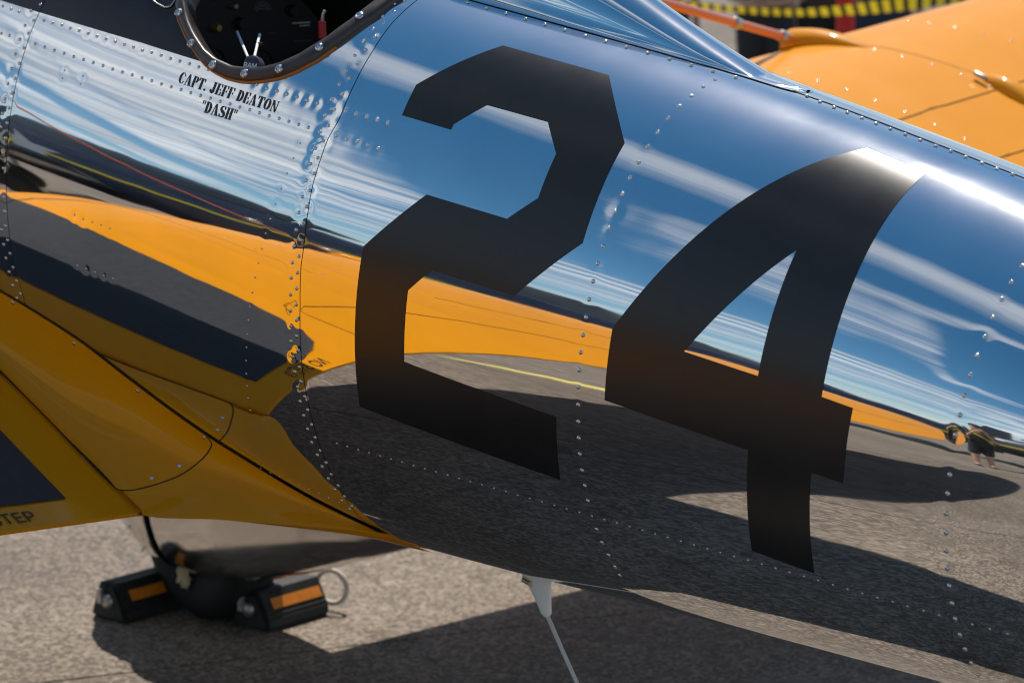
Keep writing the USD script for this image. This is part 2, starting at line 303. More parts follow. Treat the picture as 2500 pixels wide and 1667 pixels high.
# worn yellow guide line painted on the concrete out past the port wing
def strip_on_ground(pts, wd, z):
    p = np.asarray(pts, float); t = np.gradient(p, axis=0); t /= np.linalg.norm(t, axis=1, keepdims=True); n = np.stack([-t[:, 1], t[:, 0]], 1)
    wd = np.broadcast_to(np.asarray(wd, float), (len(p),))[:, None]
    P = np.stack([np.c_[p - n * wd / 2, np.full(len(p), z)], np.c_[p + n * wd / 2, np.full(len(p), z)]], 1); return patch(P)
for k, (a, b, wd) in enumerate([((-1.90, -3.15), (-1.66, -3.95), (0.02, 0.085)), ((-1.74, -3.45), (-1.56, -3.95), (0.02, 0.05))]):
    n = 24; q = np.linspace(a, b, n); obj('guide_line', strip_on_ground(q, np.interp(np.linspace(0, 1, n), [0, 0.35, 1], [wd[0], wd[1], wd[1]]), 0.0045), 'line_yellow', AP)

# ------------------------------------------------------------------ fuselage surface
AL = 0.10936; OZ = 1.13131
ES = np.array([math.cos(AL), 0, -math.sin(AL)]); EV = np.array([math.sin(AL), 0, math.cos(AL)]); EW = np.array([0, -1.0, 0]); OO = np.array([0, 0, OZ])
def _poly(k, s): return k[0] + k[1] * s + k[2] * s ** 2 + k[3] * s ** 3
KA, KT, KB, KC = (0.39577, -0.11419, 0.00344, 0.01907), (0.50836, -0.08911, -0.01121, -0.01627), (0.53855, -0.14897, 0.0182, 0.01058), (0.00982, -0.05335, 0.0373, 0.0)
def sec(s):
    s = np.asarray(s, float); q = np.clip(s, -1.1, 1.6); out = [_poly(k, q) for k in (KA, KT, KB, KC)]
    aft = np.clip((s - 1.6) / 2.5, 0, 1); fwd = np.clip((-1.1 - s) / 1.6, 0, 1)
    nose = np.sqrt(np.clip(1 - (fwd * 0.96) ** 3, 0, 1))
    a, bt, bb, c = out
    a = a - 0.60 * np.clip(q - 1.15, 0, None) ** 3
    a = a * (1 - 0.80 * aft) * nose; bt = bt * (1 - 0.65 * aft) * nose; bb = bb * (1 - 0.80 * aft) * nose; c = c + 0.10 * aft
    return a, bt, bb, c
def surf(s, thd, off=0.0):
    s, th = np.broadcast_arrays(np.asarray(s, float), np.radians(np.asarray(thd, float)))
    a, bt, bb, c = sec(s); sn, cs = np.sin(th), np.cos(th)
    b = np.where(sn > 0, bt, bb)
    p = OO + s[..., None] * ES + (c + b * sn)[..., None] * EV + (a * cs)[..., None] * EW
    if np.any(off):
        p = p + np.asarray(off)[..., None] * snormal(s, thd)
    return p
def snormal(s, thd):
    s = np.asarray(s, float); thd = np.asarray(thd, float); h = 1e-4
    d1 = surf(s + h, thd) - surf(s - h, thd); d2 = surf(s, thd + 0.02) - surf(s, thd - 0.02)
    n = np.cross(d1, d2); n /= np.linalg.norm(n, axis=-1, keepdims=True)
    a, bt, bb, c = sec(s); mid = OO + s[..., None] * ES + c[..., None] * EV
    return np.where((np.sum(n * (surf(s, thd) - mid), -1) < 0)[..., None], -n, n)
D = {
    'riv_upper_row': [(-0.7479,29.6),(-0.7233,29.9),(-0.6988,30.2),(-0.6749,30.3),(-0.6507,30.6),(-0.6265,30.8),(-0.6024,31.0),(-0.5780,31.2),(-0.5538,31.4),(-0.5298,31.6),(-0.5059,31.8),(-0.4823,31.9),(-0.4586,32.2),(-0.4340,32.4),(-0.4098,32.5),(-0.3861,32.7),(-0.3621,32.9),(-0.3384,33.0),(-0.3149,33.2),(-0.2191,33.7),(-0.1954,33.9),(-0.1705,33.9),(-0.1468,34.1),(-0.1227,34.2),(-0.0991,34.4),(-0.0744,34.4),(-0.0512,34.6),(-0.8667,28.7),(-0.8424,28.9),(-0.8191,29.1)],
    'riv_lower_row': [(-0.7484,24.8),(-0.7210,25.0),(-0.6937,25.2),(-0.6667,25.4),(-0.6398,25.6),(-0.6132,25.8),(-0.5868,26.0),(-0.5606,26.2),(-0.5345,26.3),(-0.5087,26.5),(-0.4831,26.7),(-0.4576,26.9),(-0.4323,27.1),(-0.4072,27.2),(-0.3823,27.4),(-0.3575,27.6),(-0.3329,27.7),(-0.3085,27.9),(-0.2842,28.1),(-0.2600,28.2),(-0.2361,28.4),(-0.2122,28.5),(-0.1885,28.7),(-0.1650,28.8),(-0.1416,28.9),(-0.1183,29.1),(-0.0952,29.2),(-0.0722,29.3),(-0.0493,29.4),(-0.8450,23.9),(-0.8218,24.2)],
    'riv_seam0': [(-0.7730,32.1),(-0.7906,30.2),(-0.7734,28.8),(-0.7903,27.2),(-0.7747,26.1),(-0.7918,24.4),(-0.7744,23.2),(-0.7914,21.5),(-0.7743,20.2),(-0.7914,18.7),(-0.7748,17.3),(-0.7915,15.8),(-0.7742,14.5),(-0.7913,13.0),(-0.7756,11.7),(-0.7922,10.2),(-0.7755,8.9),(-0.7920,7.7),(-0.7754,6.1),(-0.7766,0.4),(-0.7801,3.2),(-0.7761,-4.4),(-0.7769,-6.8),(-0.7769,-6.9),(-0.7771,-9.3),(-0.7916,-10.3),(-0.7754,-11.7),(-0.7902,-12.8),(-0.7736,-14.0),(-0.7892,-15.2),(-0.7707,-16.4),(-0.7870,-17.6),(-0.7680,-18.8),(-0.7842,-20.0),(-0.7646,-21.1),(-0.7804,-22.3)],
    'riv_four': [(-0.6516,22.5),(-0.6517,21.0),(-0.6016,22.9),(-0.6017,21.3)],
    'riv_seam1': [(-0.0261,64.9),(-0.0372,63.0),(-0.0222,60.8),(-0.0353,58.5),(-0.0214,56.8),(-0.0313,54.5),(-0.0165,52.8),(-0.0310,50.8),(-0.0153,49.1),(-0.0285,47.0),(-0.0135,45.3),(-0.0260,43.2),(-0.0125,41.8),(-0.0250,39.8),(-0.0100,38.1),(-0.0258,36.3),(-0.0113,34.6),(-0.0248,32.7),(-0.0092,31.1),(-0.0219,29.3),(-0.0086,27.9),(-0.0199,26.0),(-0.0074,24.4),(-0.0199,22.8),(-0.0062,21.3),(-0.0191,19.5),(-0.0059,17.9),(-0.0190,16.3),(-0.0051,14.8),(-0.0195,13.2),(-0.0056,11.7),(-0.0188,9.9),(-0.0062,8.3),(-0.0193,6.8),(-0.0052,5.2),(-0.0189,3.6),(-0.0057,2.0),(-0.0198,0.6),(-0.0058,-1.0),(-0.0197,-2.5),(-0.0063,-4.0),(-0.0201,-5.5),(-0.0061,-6.9),(-0.0205,-8.4),(-0.0075,-10.0),(-0.0222,-11.4),(-0.0080,-12.8),(-0.0223,-14.4),(-0.0084,-16.1),(-0.0218,-17.4),(-0.0105,-19.1),(-0.0211,-20.5),(-0.0077,-22.2),(-0.0224,-23.6),(-0.0082,-25.1),(-0.0222,-26.7),(-0.0083,-28.4),(-0.0225,-29.8),(-0.0096,-31.5),(-0.0239,-33.1),(-0.0089,-34.7),(-0.0217,-36.2),(-0.0073,-37.8),(-0.0238,-39.4),(-0.0091,-41.1),(-0.0237,-42.8),(-0.0073,-44.4),(-0.0242,-46.3),(-0.0095,-48.0),(-0.0279,-50.2),(-0.0094,-51.5),(-0.0251,-53.3)],
    'riv_pair': [(0.0133,35.1),(0.0373,35.2),(0.0614,35.4),(0.0853,35.5),(0.1089,35.6),(0.0157,29.8),(0.0392,29.8),(0.0633,30.0),(0.0871,30.1),(0.1110,30.1)],
    'riv_stiffener': [(-0.0550,25.9),(-0.0592,22.8),(-0.0641,19.6),(-0.0692,16.4),(-0.0746,13.3),(-0.0802,10.3),(-0.0868,7.3),(-0.0920,4.2),(-0.0981,1.3),(-0.1043,-1.6),(-0.1110,-4.5),(-0.1180,-7.3),(-0.1237,-10.0),(-0.1295,-12.8),(-0.1352,-15.5),(-0.1415,-18.3),(-0.1475,-21.1),(-0.1525,-23.8),(-0.1581,-26.6),(-0.1628,-29.4)],
    'riv_five': [(-0.5715,-2.4),(-0.5476,-2.5),(-0.5225,-2.4),(-0.4981,-2.3),(-0.4743,-2.3),(-0.5719,-11.2),(-0.5474,-11.2),(-0.5226,-11.2),(-0.4985,-11.2),(-0.4731,-11.1)],
    'riv_ring2': [(0.6044,77.2),(0.6044,72.4),(0.6043,67.7),(0.6031,63.0),(0.6032,58.4),(0.6034,53.9),(0.6030,49.6),(0.6031,45.2),(0.6031,41.2),(0.6031,37.2),(0.6029,33.2),(0.6029,29.4),(0.6033,25.6),(0.6030,21.9),(0.6032,18.2),(0.6032,14.5),(0.6037,10.9),(0.6031,7.3),(0.6027,3.8),(0.6030,0.2),(0.6033,-3.2),(0.6036,-6.8),(0.6036,-10.3),(0.6027,-13.8),(0.6023,-17.3),(0.6029,-20.9),(0.6036,-24.5),(0.6036,-28.2),(0.6049,-35.7),(0.6059,-39.6),(0.6080,-43.5),(0.6081,-47.6),(0.6061,-51.0)],
    'riv_ring3': [(1.2756,53.2),(1.2755,47.8),(1.2758,42.6),(1.2765,37.6),(1.2773,32.5),(1.2766,27.7),(1.2768,22.9),(1.2764,18.0),(1.2772,13.4),(1.2768,8.7),(1.2768,-0.6),(1.2762,-4.5),(1.2754,-8.7),(1.2761,-12.8),(1.2758,-16.9),(1.2760,-20.9),(1.2761,-25.2),(1.2767,-29.7),(1.2766,-34.0),(1.2775,-38.7),(1.2780,-43.4),(1.2778,-48.6),(1.2775,-53.8)],
    'riv_stringer': [(0.0422,-31.4),(0.0676,-31.4),(0.0935,-31.4),(0.1189,-31.4),(0.1444,-31.4),(0.1698,-31.4),(0.1953,-31.4),(0.2209,-31.5),(0.2464,-31.5),(0.2717,-31.5),(0.2975,-31.5),(0.3225,-31.6),(0.3476,-31.6),(0.3732,-31.6),(0.3989,-31.7),(0.4245,-31.7),(0.4495,-31.8),(0.4751,-31.8),(0.5008,-31.9),(0.5266,-31.9),(0.5519,-32.0),(0.5784,-32.0),(0.6040,-32.1),(0.6291,-32.2),(0.6544,-32.2),(0.6798,-32.3),(0.7050,-32.4),(0.7304,-32.5),(0.7549,-32.5),(0.7808,-32.6),(0.8060,-32.7),(0.8315,-32.8),(0.8563,-32.9),(0.8821,-33.0),(0.9083,-33.0),(0.9344,-33.1),(0.9599,-33.2),(0.9859,-33.3),(1.0119,-33.4),(1.0375,-33.5),(1.0641,-33.6),(1.0904,-33.7),(1.1168,-33.8),(1.1431,-33.9),(1.1694,-33.9),(1.1958,-34.0),(1.2230,-34.1),(1.2496,-34.1),(1.2764,-34.2),(1.3046,-34.3),(1.3329,-34.3),(1.3609,-34.4)],
    'riv_low_flange': [(-0.2350,-45.6),(-0.2138,-46.2),(-0.1918,-46.8),(-0.1714,-47.4),(-0.1465,-47.7),(-0.1270,-48.6),(-0.1063,-49.2),(-0.0829,-49.7),(-0.0633,-50.6),(-0.0410,-51.4)],
    'riv_flange': [(0.0809,71.8),(0.1230,72.3),(0.1646,72.9),(0.2063,73.6),(0.2477,74.2),(0.2891,74.9),(0.3314,75.6),(0.3728,76.3),(0.4138,77.1),(0.4557,78.0),(0.4983,78.8),(0.5406,79.6),(0.5817,80.6),(0.6232,81.8)],
    'riv_spine': [(0.7188,86.8),(0.7470,86.4),(0.7753,85.9),(0.8046,85.6),(0.8311,85.5),(0.8597,85.5),(0.8876,85.4),(0.9155,85.3),(0.9434,85.4),(0.9718,85.3),(1.0002,85.5),(1.0271,85.7),(1.0546,85.6),(1.0831,85.8),(1.1099,85.8),(1.1363,86.3)],
    'two': [(0.2252,62.4),(0.4459,64.8),(0.5607,48.5),(0.5647,24.9),(0.4584,10.8),(0.2833,10.7),(0.2406,5.5),(0.2380,-8.4),(0.5586,-10.6),(0.5534,-24.6),(0.1248,-20.6),(0.1336,11.0),(0.2391,24.5),(0.4100,24.9),(0.4549,30.8),(0.4525,41.0),(0.4063,47.3),(0.2791,46.4),(0.2367,39.9),(0.2372,38.6),(0.1293,38.1),(0.1248,45.4)],
    'four_o': [(0.9303,71.7),(1.0434,70.8),(1.0482,8.8),(1.1039,8.3),(1.0997,-8.0),(1.0431,-7.6),(1.0340,-31.6),(0.9216,-29.9),(0.9295,-6.4),(0.6557,-4.3),(0.6572,10.3)],
    'four_i': [(0.9351,37.7),(0.7952,9.9),(0.9335,9.3)],
    'trim_out': [(-0.4563,44.4),(-0.4585,42.9),(-0.4340,40.5),(-0.4003,38.0),(-0.3543,35.3),(-0.3252,34.0),(-0.3002,33.3),(-0.2668,33.0),(-0.2362,33.3),(-0.2085,34.0),(-0.1810,35.2),(-0.1513,36.9),(-0.1249,39.2),(-0.0935,43.1),(-0.0668,48.9),(-0.0425,56.9),(-0.0347,64.3)],
    'trim_in': [(-0.4418,44.9),(-0.4067,41.2),(-0.3753,38.9),(-0.3349,36.7),(-0.3027,35.8),(-0.2591,35.6),(-0.2263,36.4),(-0.1938,37.6),(-0.1652,39.5),(-0.1333,42.9),(-0.1015,48.3),(-0.0794,54.8),(-0.0676,62.5)],
    'bolts': [(-0.4321,41.4),(-0.3687,36.6),(-0.2984,34.2),(-0.2217,34.9),(-0.1536,38.2),(-0.0973,45.4),(-0.0653,55.5)],
    'blackline': [(-0.8801,29.5),(-0.6594,31.7),(-0.4925,33.2),(-0.3199,34.3)],
    'gap': [(-0.8284,-22.1),(-0.7554,-23.1),(-0.6185,-25.9),(-0.4877,-31.2),(-0.3180,-40.1),(-0.2121,-46.0),(-0.1165,-53.0),(-0.0546,-57.6),(0.0005,-63.1),(0.0138,-66.2)],
    'spineline': [(0.7255,86.5),(0.8264,87.3),(0.9532,87.1),(1.0748,86.9),(1.1449,86.9)],
    'flangeline': [(0.0755,72.9),(0.2355,75.7),(0.3700,78.2),(0.4987,80.8),(0.6226,83.7),(0.6969,85.1)],
    'fairbase': [(0.1159,77.1),(0.2662,78.8),(0.4021,80.9),(0.5350,82.8),(0.6184,84.5),(0.6846,85.8)],
    'seam1line': [(-0.0058,57.6),(0.0000,49.2),(0.0048,40.1),(0.0080,33.1),(0.0002,28.5),(-0.0022,18.5),(0.0036,7.5),(0.0014,3.2),(0.0029,-3.9),(-0.0009,-14.8),(-0.0017,-20.5),(-0.0026,-28.1),(-0.0057,-34.5),(-0.0058,-39.3),(-0.0123,-48.7),(-0.0178,-60.1)],
    'seam0line': [(-0.7660,33.4),(-0.7688,26.7),(-0.7693,17.5),(-0.7691,6.6),(-0.7682,-2.7),(-0.7690,-12.5),(-0.7679,-10.8),(-0.7671,-16.3),(-0.7590,-18.9),(-0.7553,-23.2)],
    'cap0': (-0.3716,28.61),
    'cap1': (-0.1292,29.94),
    'caph': 2.34,
    'dash0': (-0.2977,24.99),
    'dash1': (-0.2123,25.53),
    'dashh': 2.34}
S1 = np.array(sorted([(t, s) for s, t in D['seam1line']])); S0 = np.array(sorted([(t, s) for s, t in D['seam0line']]))
def seam1(t): return np.interp(t, S1[:, 0], S1[:, 1])
def seam0(t): return np.interp(t, S0[:, 0], S0[:, 1])

RIV = {k[4:]: v for k, v in D.items() if k.startswith('riv_')}
AMP = {'upper_row': 0.10, 'lower_row': 0.05, 'seam0': 0.30, 'four': 0.10, 'seam1': 0.30, 'pair': 0.045, 'stiffener': 0.07, 'five': 0.26, 'ring2': 0.065, 'ring3': 0.11, 'stringer': 0.09, 'low_flange': 0.06}
dent_p, dent_a, dent_s = [], [], []
for k, v in RIV.items():
    if k not in AMP: continue
    for s, t in v:
        dent_p.append(surf(s, t)); boost = 1.0
        if k == 'upper_row' and s > -0.2: boost = 2.6
        if k == 'ring3' and t < 10: boost = 1.7
        if k == 'seam1' and t > 8: boost = 1.5
        dent_a.append(1e-3 * AMP[k] * boost * float(rng.lognormal(-0.10, 0.48))); dent_s.append(float(rng.uniform(0.0048, 0.0085)) * (1.25 if k == 'ring3' else 1))
DT = cKDTree(np.array(dent_p)); dent_a = np.array(dent_a); dent_s = np.array(dent_s)
def skin_relief(P, s, thd):
    """height (m) of the sheet over the ideal surface: slow ripples of hand-formed sheet, the pulled band along the seams, a dimple at each rivet"""
    arc = np.radians(thd) * 0.46
    q = np.stack([s * 5.0, arc * 9.0, 0 * s], -1); h = 0.00042 * (meshkit.fbm(q + 11.3, 3, seed=3) - 0.5)
    q = np.stack([s * 24.0, arc * 20.0, 0 * s + 3.7], -1); band = np.exp(-((s - seam1(thd) + 0.012) / 0.022) ** 2) + 0.8 * np.exp(-((s - seam0(thd) + 0.010) / 0.020) ** 2)
    up = np.clip((thd + 5) / 25, 0.30, 1.0)
    h = h + 0.0008 * band * up * (meshkit.fbm(q, 3, seed=5) - 0.5)
    band2 = np.exp(-((s - 0.605) / 0.016) ** 2) * 0.08 + np.exp(-((s - 1.2765) / 0.022) ** 2) * 0.25
    q = np.stack([s * 30.0, arc * 26.0, 0 * s + 9.1], -1); h = h + 0.0006 * band2 * (meshkit.fbm(q, 2, seed=8) - 0.5)
    X = P.reshape(-1, 3); d, i = DT.query(X, k=5, distance_upper_bound=0.035)
    ok = np.isfinite(d); i = np.where(ok, i, 0)
    h = h - np.where(ok, dent_a[i] * np.exp(-0.5 * (np.where(ok, d, 1) / dent_s[i]) ** 2), 0).sum(1).reshape(h.shape)
    return h
def skin_mesh(sfun0, sfun1, ns, th, hole=None, lip=0.0):
    u = np.linspace(0, 1, ns)[:, None]; T = np.broadcast_to(th[None, :], (ns, len(th)))
    Sg = sfun0(T) * (1 - u) + sfun1(T) * u
    P = surf(Sg, T); h = skin_relief(P, Sg, T)
    P = P + h[..., None] * snormal(Sg, T)
    f = grid_faces(*Sg.shape)
    if hole is not None:
        from shapely import contains_xy
        ins = contains_xy(hole, Sg.ravel(), T.ravel())
        f = f[~ins[f].any(1)]
    return trimesh.Trimesh(P.reshape(-1, 3), f, process=False)

# ------------------------------------------------------------------ the silver racing airplane
AIR = thing('airplane', 'polished aluminium low-wing racing airplane with black number 24 and yellow wings', 'airplane', ops=False)
TH = np.linspace(-104, 97, 470)
trim_o, trim_i = np.array(D['trim_out']), np.array(D['trim_in'])
to_ext = np.vstack([[[-0.478, 92], [-0.474, 70], [-0.470, 54]], trim_o, [[-0.020, 78], [-0.012, 92]]])
ti_ext = np.vstack([[[-0.462, 92], [-0.458, 70], [-0.456, 54]], trim_i, [[-0.055, 76], [-0.048, 92]]])
hole_half = 0.5 * (resample(to_ext * [1, 0.008], 60) + resample(ti_ext * [1, 0.008], 60)) / [1, 0.008]
HOLE = Polygon(np.vstack([hole_half, [[-0.03, 99]], [[-0.47, 99]]])).buffer(0)
HOLE_FULL = Polygon(np.vstack([hole_half, (hole_half * [1, -1] + [0, 180])[::-1]])).buffer(0)
g = 0.0009
skinA = obj('fuselage_skin', skin_mesh(lambda t: -1.12 + 0 * t, lambda t: seam0(t) - g, 120, TH), 'polished_aluminium', AIR, True)
skinB = obj('fuselage_skin', skin_mesh(lambda t: seam0(t) + g, lambda t: seam1(t) - g, 262, TH, HOLE), 'polished_aluminium', AIR, True)
skinC = obj('fuselage_skin', skin_mesh(lambda t: seam1(t) + g, lambda t: 1.72 + 0 * t, 560, TH), 'polished_aluminium', AIR, True)
for nm, sf in (('skin_joint', seam0), ('skin_joint', seam1)):
    T = np.linspace(-104, 97, 160); obj(nm, patch(np.stack([surf(sf(T) + d, T, -0.0022 + 0 * T) for d in (-0.012, 0.012)], 1)), 'dark_gap', AIR, True)
def coarse(s0, s1, ns, t0, t1, nt, hole=None):
    S, T = np.meshgrid(np.linspace(s0, s1, ns), np.linspace(t0, t1, nt), indexing='ij'); f = grid_faces(ns, nt)
    if hole is not None:
        from shapely import contains_xy
        ins = contains_xy(hole, S.ravel(), T.ravel()); f = f[~ins[f].any(1)]
    return trimesh.Trimesh(surf(S, T).reshape(-1, 3), f, process=False)
obj('starboard_skin', coarse(-1.12, 1.72, 260, 97, 256, 90, HOLE_FULL), 'polished_aluminium', AIR, True)
obj('tail_cone', coarse(1.72, 4.1, 60, -104, 256, 90), 'polished_aluminium', AIR, True)
obj('nose_cowl', cat([coarse(-2.7, -1.12, 70, -104, 256, 90)]), 'polished_aluminium', AIR, True)
tail0 = surf(4.1, 0) * [1, 0, 1]
def fin_mesh(pts, thick, axis):
    e = trimesh.creation.extrude_polygon(Polygon(pts), thick, engine='earcut'); e.apply_translation((0, 0, -thick / 2)); return e
fz = fin_mesh([(3.35, 1.05), (3.75, 1.75), (4.15, 1.85), (4.40, 1.55), (4.42, 0.80), (4.1, 0.70)], 0.05, 'y')
fz.vertices = fz.vertices[:, [0, 2, 1]]; fz.invert()
obj('tail_fin', fz, 'yellow_paint', AIR)
st = fin_mesh([(3.55, -0.1), (3.75, -1.25), (3.95, -1.42), (4.3, -1.30), (4.42, -0.1), (4.42, 0.1), (4.3, 1.30), (3.95, 1.42), (3.75, 1.25), (3.55, 0.1)], 0.045, 'z'); st.apply_translation((0, 0, 0.95))
obj('tailplane', st, 'yellow_paint', AIR)

# rivets: every head a piece of its own on the sheet it holds
def dome(r, h, n=9):
    v = [(r * math.cos(2 * math.pi * k / n), r * math.sin(2 * math.pi * k / n), -0.0004) for k in range(n)]
    v += [(0.94 * r * math.cos(2 * math.pi * k / n), 0.94 * r * math.sin(2 * math.pi * k / n), 0.58 * h) for k in range(n)]
    v += [(0.55 * r * math.cos(2 * math.pi * k / n), 0.55 * r * math.sin(2 * math.pi * k / n), 0.93 * h) for k in range(n)] + [(0, 0, h)]
    f = []
    for a in (0, 1):
        for k in range(n):
            i, j = a * n + k, a * n + (k + 1) % n; f += [(i, j, j + n), (i, j + n, i + n)]
    f += [(2 * n + k, 2 * n + (k + 1) % n, 3 * n) for k in range(n)]
    return trimesh.Trimesh(v, f, process=False)
def on_skin(m, s, t, lift=0.0):
    n = snormal(np.array(s), np.array(t)); return placed(m, basis(n, ES), surf(s, t) + n * lift)
DOME = dome(0.0033, 0.0019); BIG = dome(0.0037, 0.0021); SMALL = dome(0.0019, 0.0010)
HOST = {'upper_row': skinB, 'lower_row': skinB, 'four': skinB, 'seam1': skinB, 'stiffener': skinB, 'five': skinB, 'pair': skinC, 'ring2': skinC, 'ring3': skinC, 'seam0': skinA}
for k, host in HOST.items():
    for s, t in RIV[k]:
        d = SMALL if k in ('four', 'stiffener', 'five') else BIG if k in ('ring2', 'ring3', 'pair') else DOME
        obj('rivet', on_skin(d, s, t, -0.0001), 'rivet_metal', skinA if s < -0.775 else host, True)
tag(prim(obj('small_rivets', cat([on_skin(SMALL, s, t) for s, t in RIV['stringer']]), 'rivet_metal', skinC, True)), kind='stuff')
tag(prim(obj('small_rivets', cat([on_skin(SMALL, s, t) for s, t in RIV['low_flange']]), 'rivet_metal', skinB, True)), kind='stuff')

# painted numerals: sheets of paint lying on the skin
def decal(poly, smap, off, size):
    parts = []
    for gpoly in getattr(poly, 'geoms', [poly]):
        v, f = trimesh.creation.triangulate_polygon(gpoly, engine='earcut'); v = np.c_[v, np.zeros(len(v))]
        v, f = trimesh.remesh.subdivide_to_size(v, f, size, max_iter=12)
        parts.append(trimesh.Trimesh(v, f, process=False))
    m = cat(parts); m.merge_vertices(); s, t = smap(m.vertices[:, 0], m.vertices[:, 1])
    P = surf(s, t); n = snormal(s, t); h = skin_relief(P, s, t)
    return trimesh.Trimesh(P + n * (off + h)[:, None], m.faces, process=False), n
def st_poly(pts): return np.array(pts) * [1, 0.008]
un = lambda x, y: (x, y / 0.008)
for outline, holes in ((D['two'], []), (D['four_o'], [D['four_i']])):
    m, n = decal(Polygon(st_poly(outline), [st_poly(h) for h in holes]).buffer(0), un, 0.00045, 0.012)
    obj('numeral', m, 'numeral_black', skinC, False, n)

# stencilled name under the cockpit
def rect(x0, y0, x1, y1): return Polygon([(x0, y0), (x1, y0), (x1, y1), (x0, y1)])
def ell(cx, cy, rx, ry): return affinity.scale(Point(0, 0).buffer(1, 24), rx, ry).__class__([(cx + x * 1.0, cy + y * 1.0) for x, y in affinity.scale(Point(0, 0).buffer(1, 24), rx, ry).exterior.coords])
def glyph(ch):
    S = 0.21; W = 0.56
    serif = lambda x0, x1, y: rect(x0, y - 0.03, x1, y + 0.03)
    if ch == 'C': return ell(.28, .5, .28, .5).difference(ell(.33, .5, .13, .42)).difference(rect(.36, .27, .7, .68)).difference(rect(.28, -.1, .33, 1.1)), W
    if ch == 'O': return ell(.30, .5, .30, .5).difference(ell(.30, .5, .09, .42)).difference(rect(.275, -.1, .325, 1.1)), .60
    if ch == 'D': return unary_union([rect(.04, 0, .24, 1), rect(0, 0, .24, .06), rect(0, .94, .24, 1), ell(.26, .5, .30, .5).difference(ell(.22, .5, .14, .42)).difference(rect(-.2, -1, .29, 2))]), .58
    if ch == 'P': return unary_union([rect(.04, 0, .24, 1), rect(0, 0, .30, .06), rect(0, .94, .24, 1), ell(.27, .72, .26, .28).difference(ell(.24, .72, .10, .20)).difference(rect(-.2, -1, .29, 2))]), .54
    if ch == 'T': return unary_union([rect(.19, 0, .40, .9), rect(.14, 0, .46, .06), rect(.0, .93, .16, 1), rect(.19, .9, .40, 1), rect(.43, .93, .59, 1), Polygon([(0, 1), (0, .70), (.05, .70), (.12, .93)]), Polygon([(.59, 1), (.59, .70), (.54, .70), (.47, .93)])]), .60
    if ch in 'EF':
        q = [rect(.04, 0, .24, 1), rect(0, 0, .28 if ch == 'F' else .24, .06), rect(0, .94, .24, 1), rect(.29, .94, .5, 1), Polygon([(.5, 1), (.5, .70), (.45, .70), (.38, .94)]), rect(.29, .47, .38, .53), Polygon([(.36, .53), (.43, .66), (.43, .34), (.36, .47)])]
        if ch == 'E': q += [rect(.29, 0, .5, .06), Polygon([(.5, 0), (.52, .32), (.47, .32), (.38, .06)])]
        return unary_union(q), .54
    if ch == 'H': return unary_union([rect(.05, 0, .24, 1), rect(0, 0, .29, .06), rect(0, .94, .29, 1), rect(.36, 0, .55, 1), rect(.31, 0, .60, .06), rect(.31, .94, .60, 1), rect(.24, .47, .28, .53), rect(.32, .47, .36, .53)]), .62
    if ch == 'J': return unary_union([rect(.22, .18, .42, 1), rect(.14, .94, .48, 1), ell(.22, .2, .20, .22).difference(ell(.16, .26, .10, .16)), ell(.10, .2, .10, .12)]), .50
    if ch == 'N': return unary_union([rect(.08, 0, .14, .94), rect(0, 0, .22, .06), Polygon([(.0, 1), (.22, 1), (.56, .0), (.44, .0)]), rect(.50, .12, .56, 1), rect(.42, .94, .64, 1)]).difference(Polygon([(.14, .45), (.17, .45), (.17, .8), (.14, .8)])), .66
    if ch == 'A': return unary_union([Polygon([(.24, 1), (.36, 1), (.60, 0), (.36, 0)]), Polygon([(.22, .93), (.27, .93), (.12, .0), (.06, .0)]), rect(0, 0, .19, .06), rect(.30, 0, .64, .06), rect(.15, .28, .24, .34)]), .64
    if ch == 'S': 
        c = resample(smooth_curve([(.46, .80), (.30, .95), (.12, .84), (.13, .66), (.30, .50), (.45, .34), (.44, .14), (.26, .05), (.08, .20)], 40), 40)
        from shapely.geometry import LineString
        wd = np.interp(np.linspace(0, 1, 40), [0, .15, .5, .85, 1], [.05, .05, .14, .05, .05])
        return unary_union([Point(*p).buffer(r) for p, r in zip(c, wd)] + [rect(.42, .70, .50, .98), rect(.03, .02, .10, .30)]).difference(rect(.255, .8, .30, 1.1)).difference(rect(.255, -.1, .30, .18)), .56
    if ch == '.': return ell(.10, .1, .10, .1), .24
    if ch == '"': return unary_union([Polygon([(0, 1), (.10, 1), (.08, .66), (.02, .66)]), Polygon([(.17, 1), (.27, 1), (.25, .66), (.19, .66)])]), .32
    return None, .26
def text_shape(txt):
    x, out = 0.0, []
    for ch in txt:
        gph, wd = glyph(ch)
        if gph is not None: out.append(affinity.translate(gph, x, 0))
        x += wd + 0.035
    return unary_union(out), x - 0.035
def name_line(txt, p0, p1, hgt, base):
    """p0, p1: (s, theta) of the ends of the base line"""
    shp, L = text_shape(txt); k = (p1[0] - p0[0]) / L
    def sm(x, y): return p0[0] + k * x, p0[1] + (p1[1] - p0[1]) * x / L + y * hgt
    m, n = decal(shp.buffer(0), sm, 0.0005, 0.1)
    obj('lettering', m, 'letter_black', skinB, False, n)
name_line('CAPT. JEFF DEATON', D['cap0'], D['cap1'], D['caph'], 0)
name_line('"DASH"', D['dash0'], D['dash1'], D['dashh'], 0)

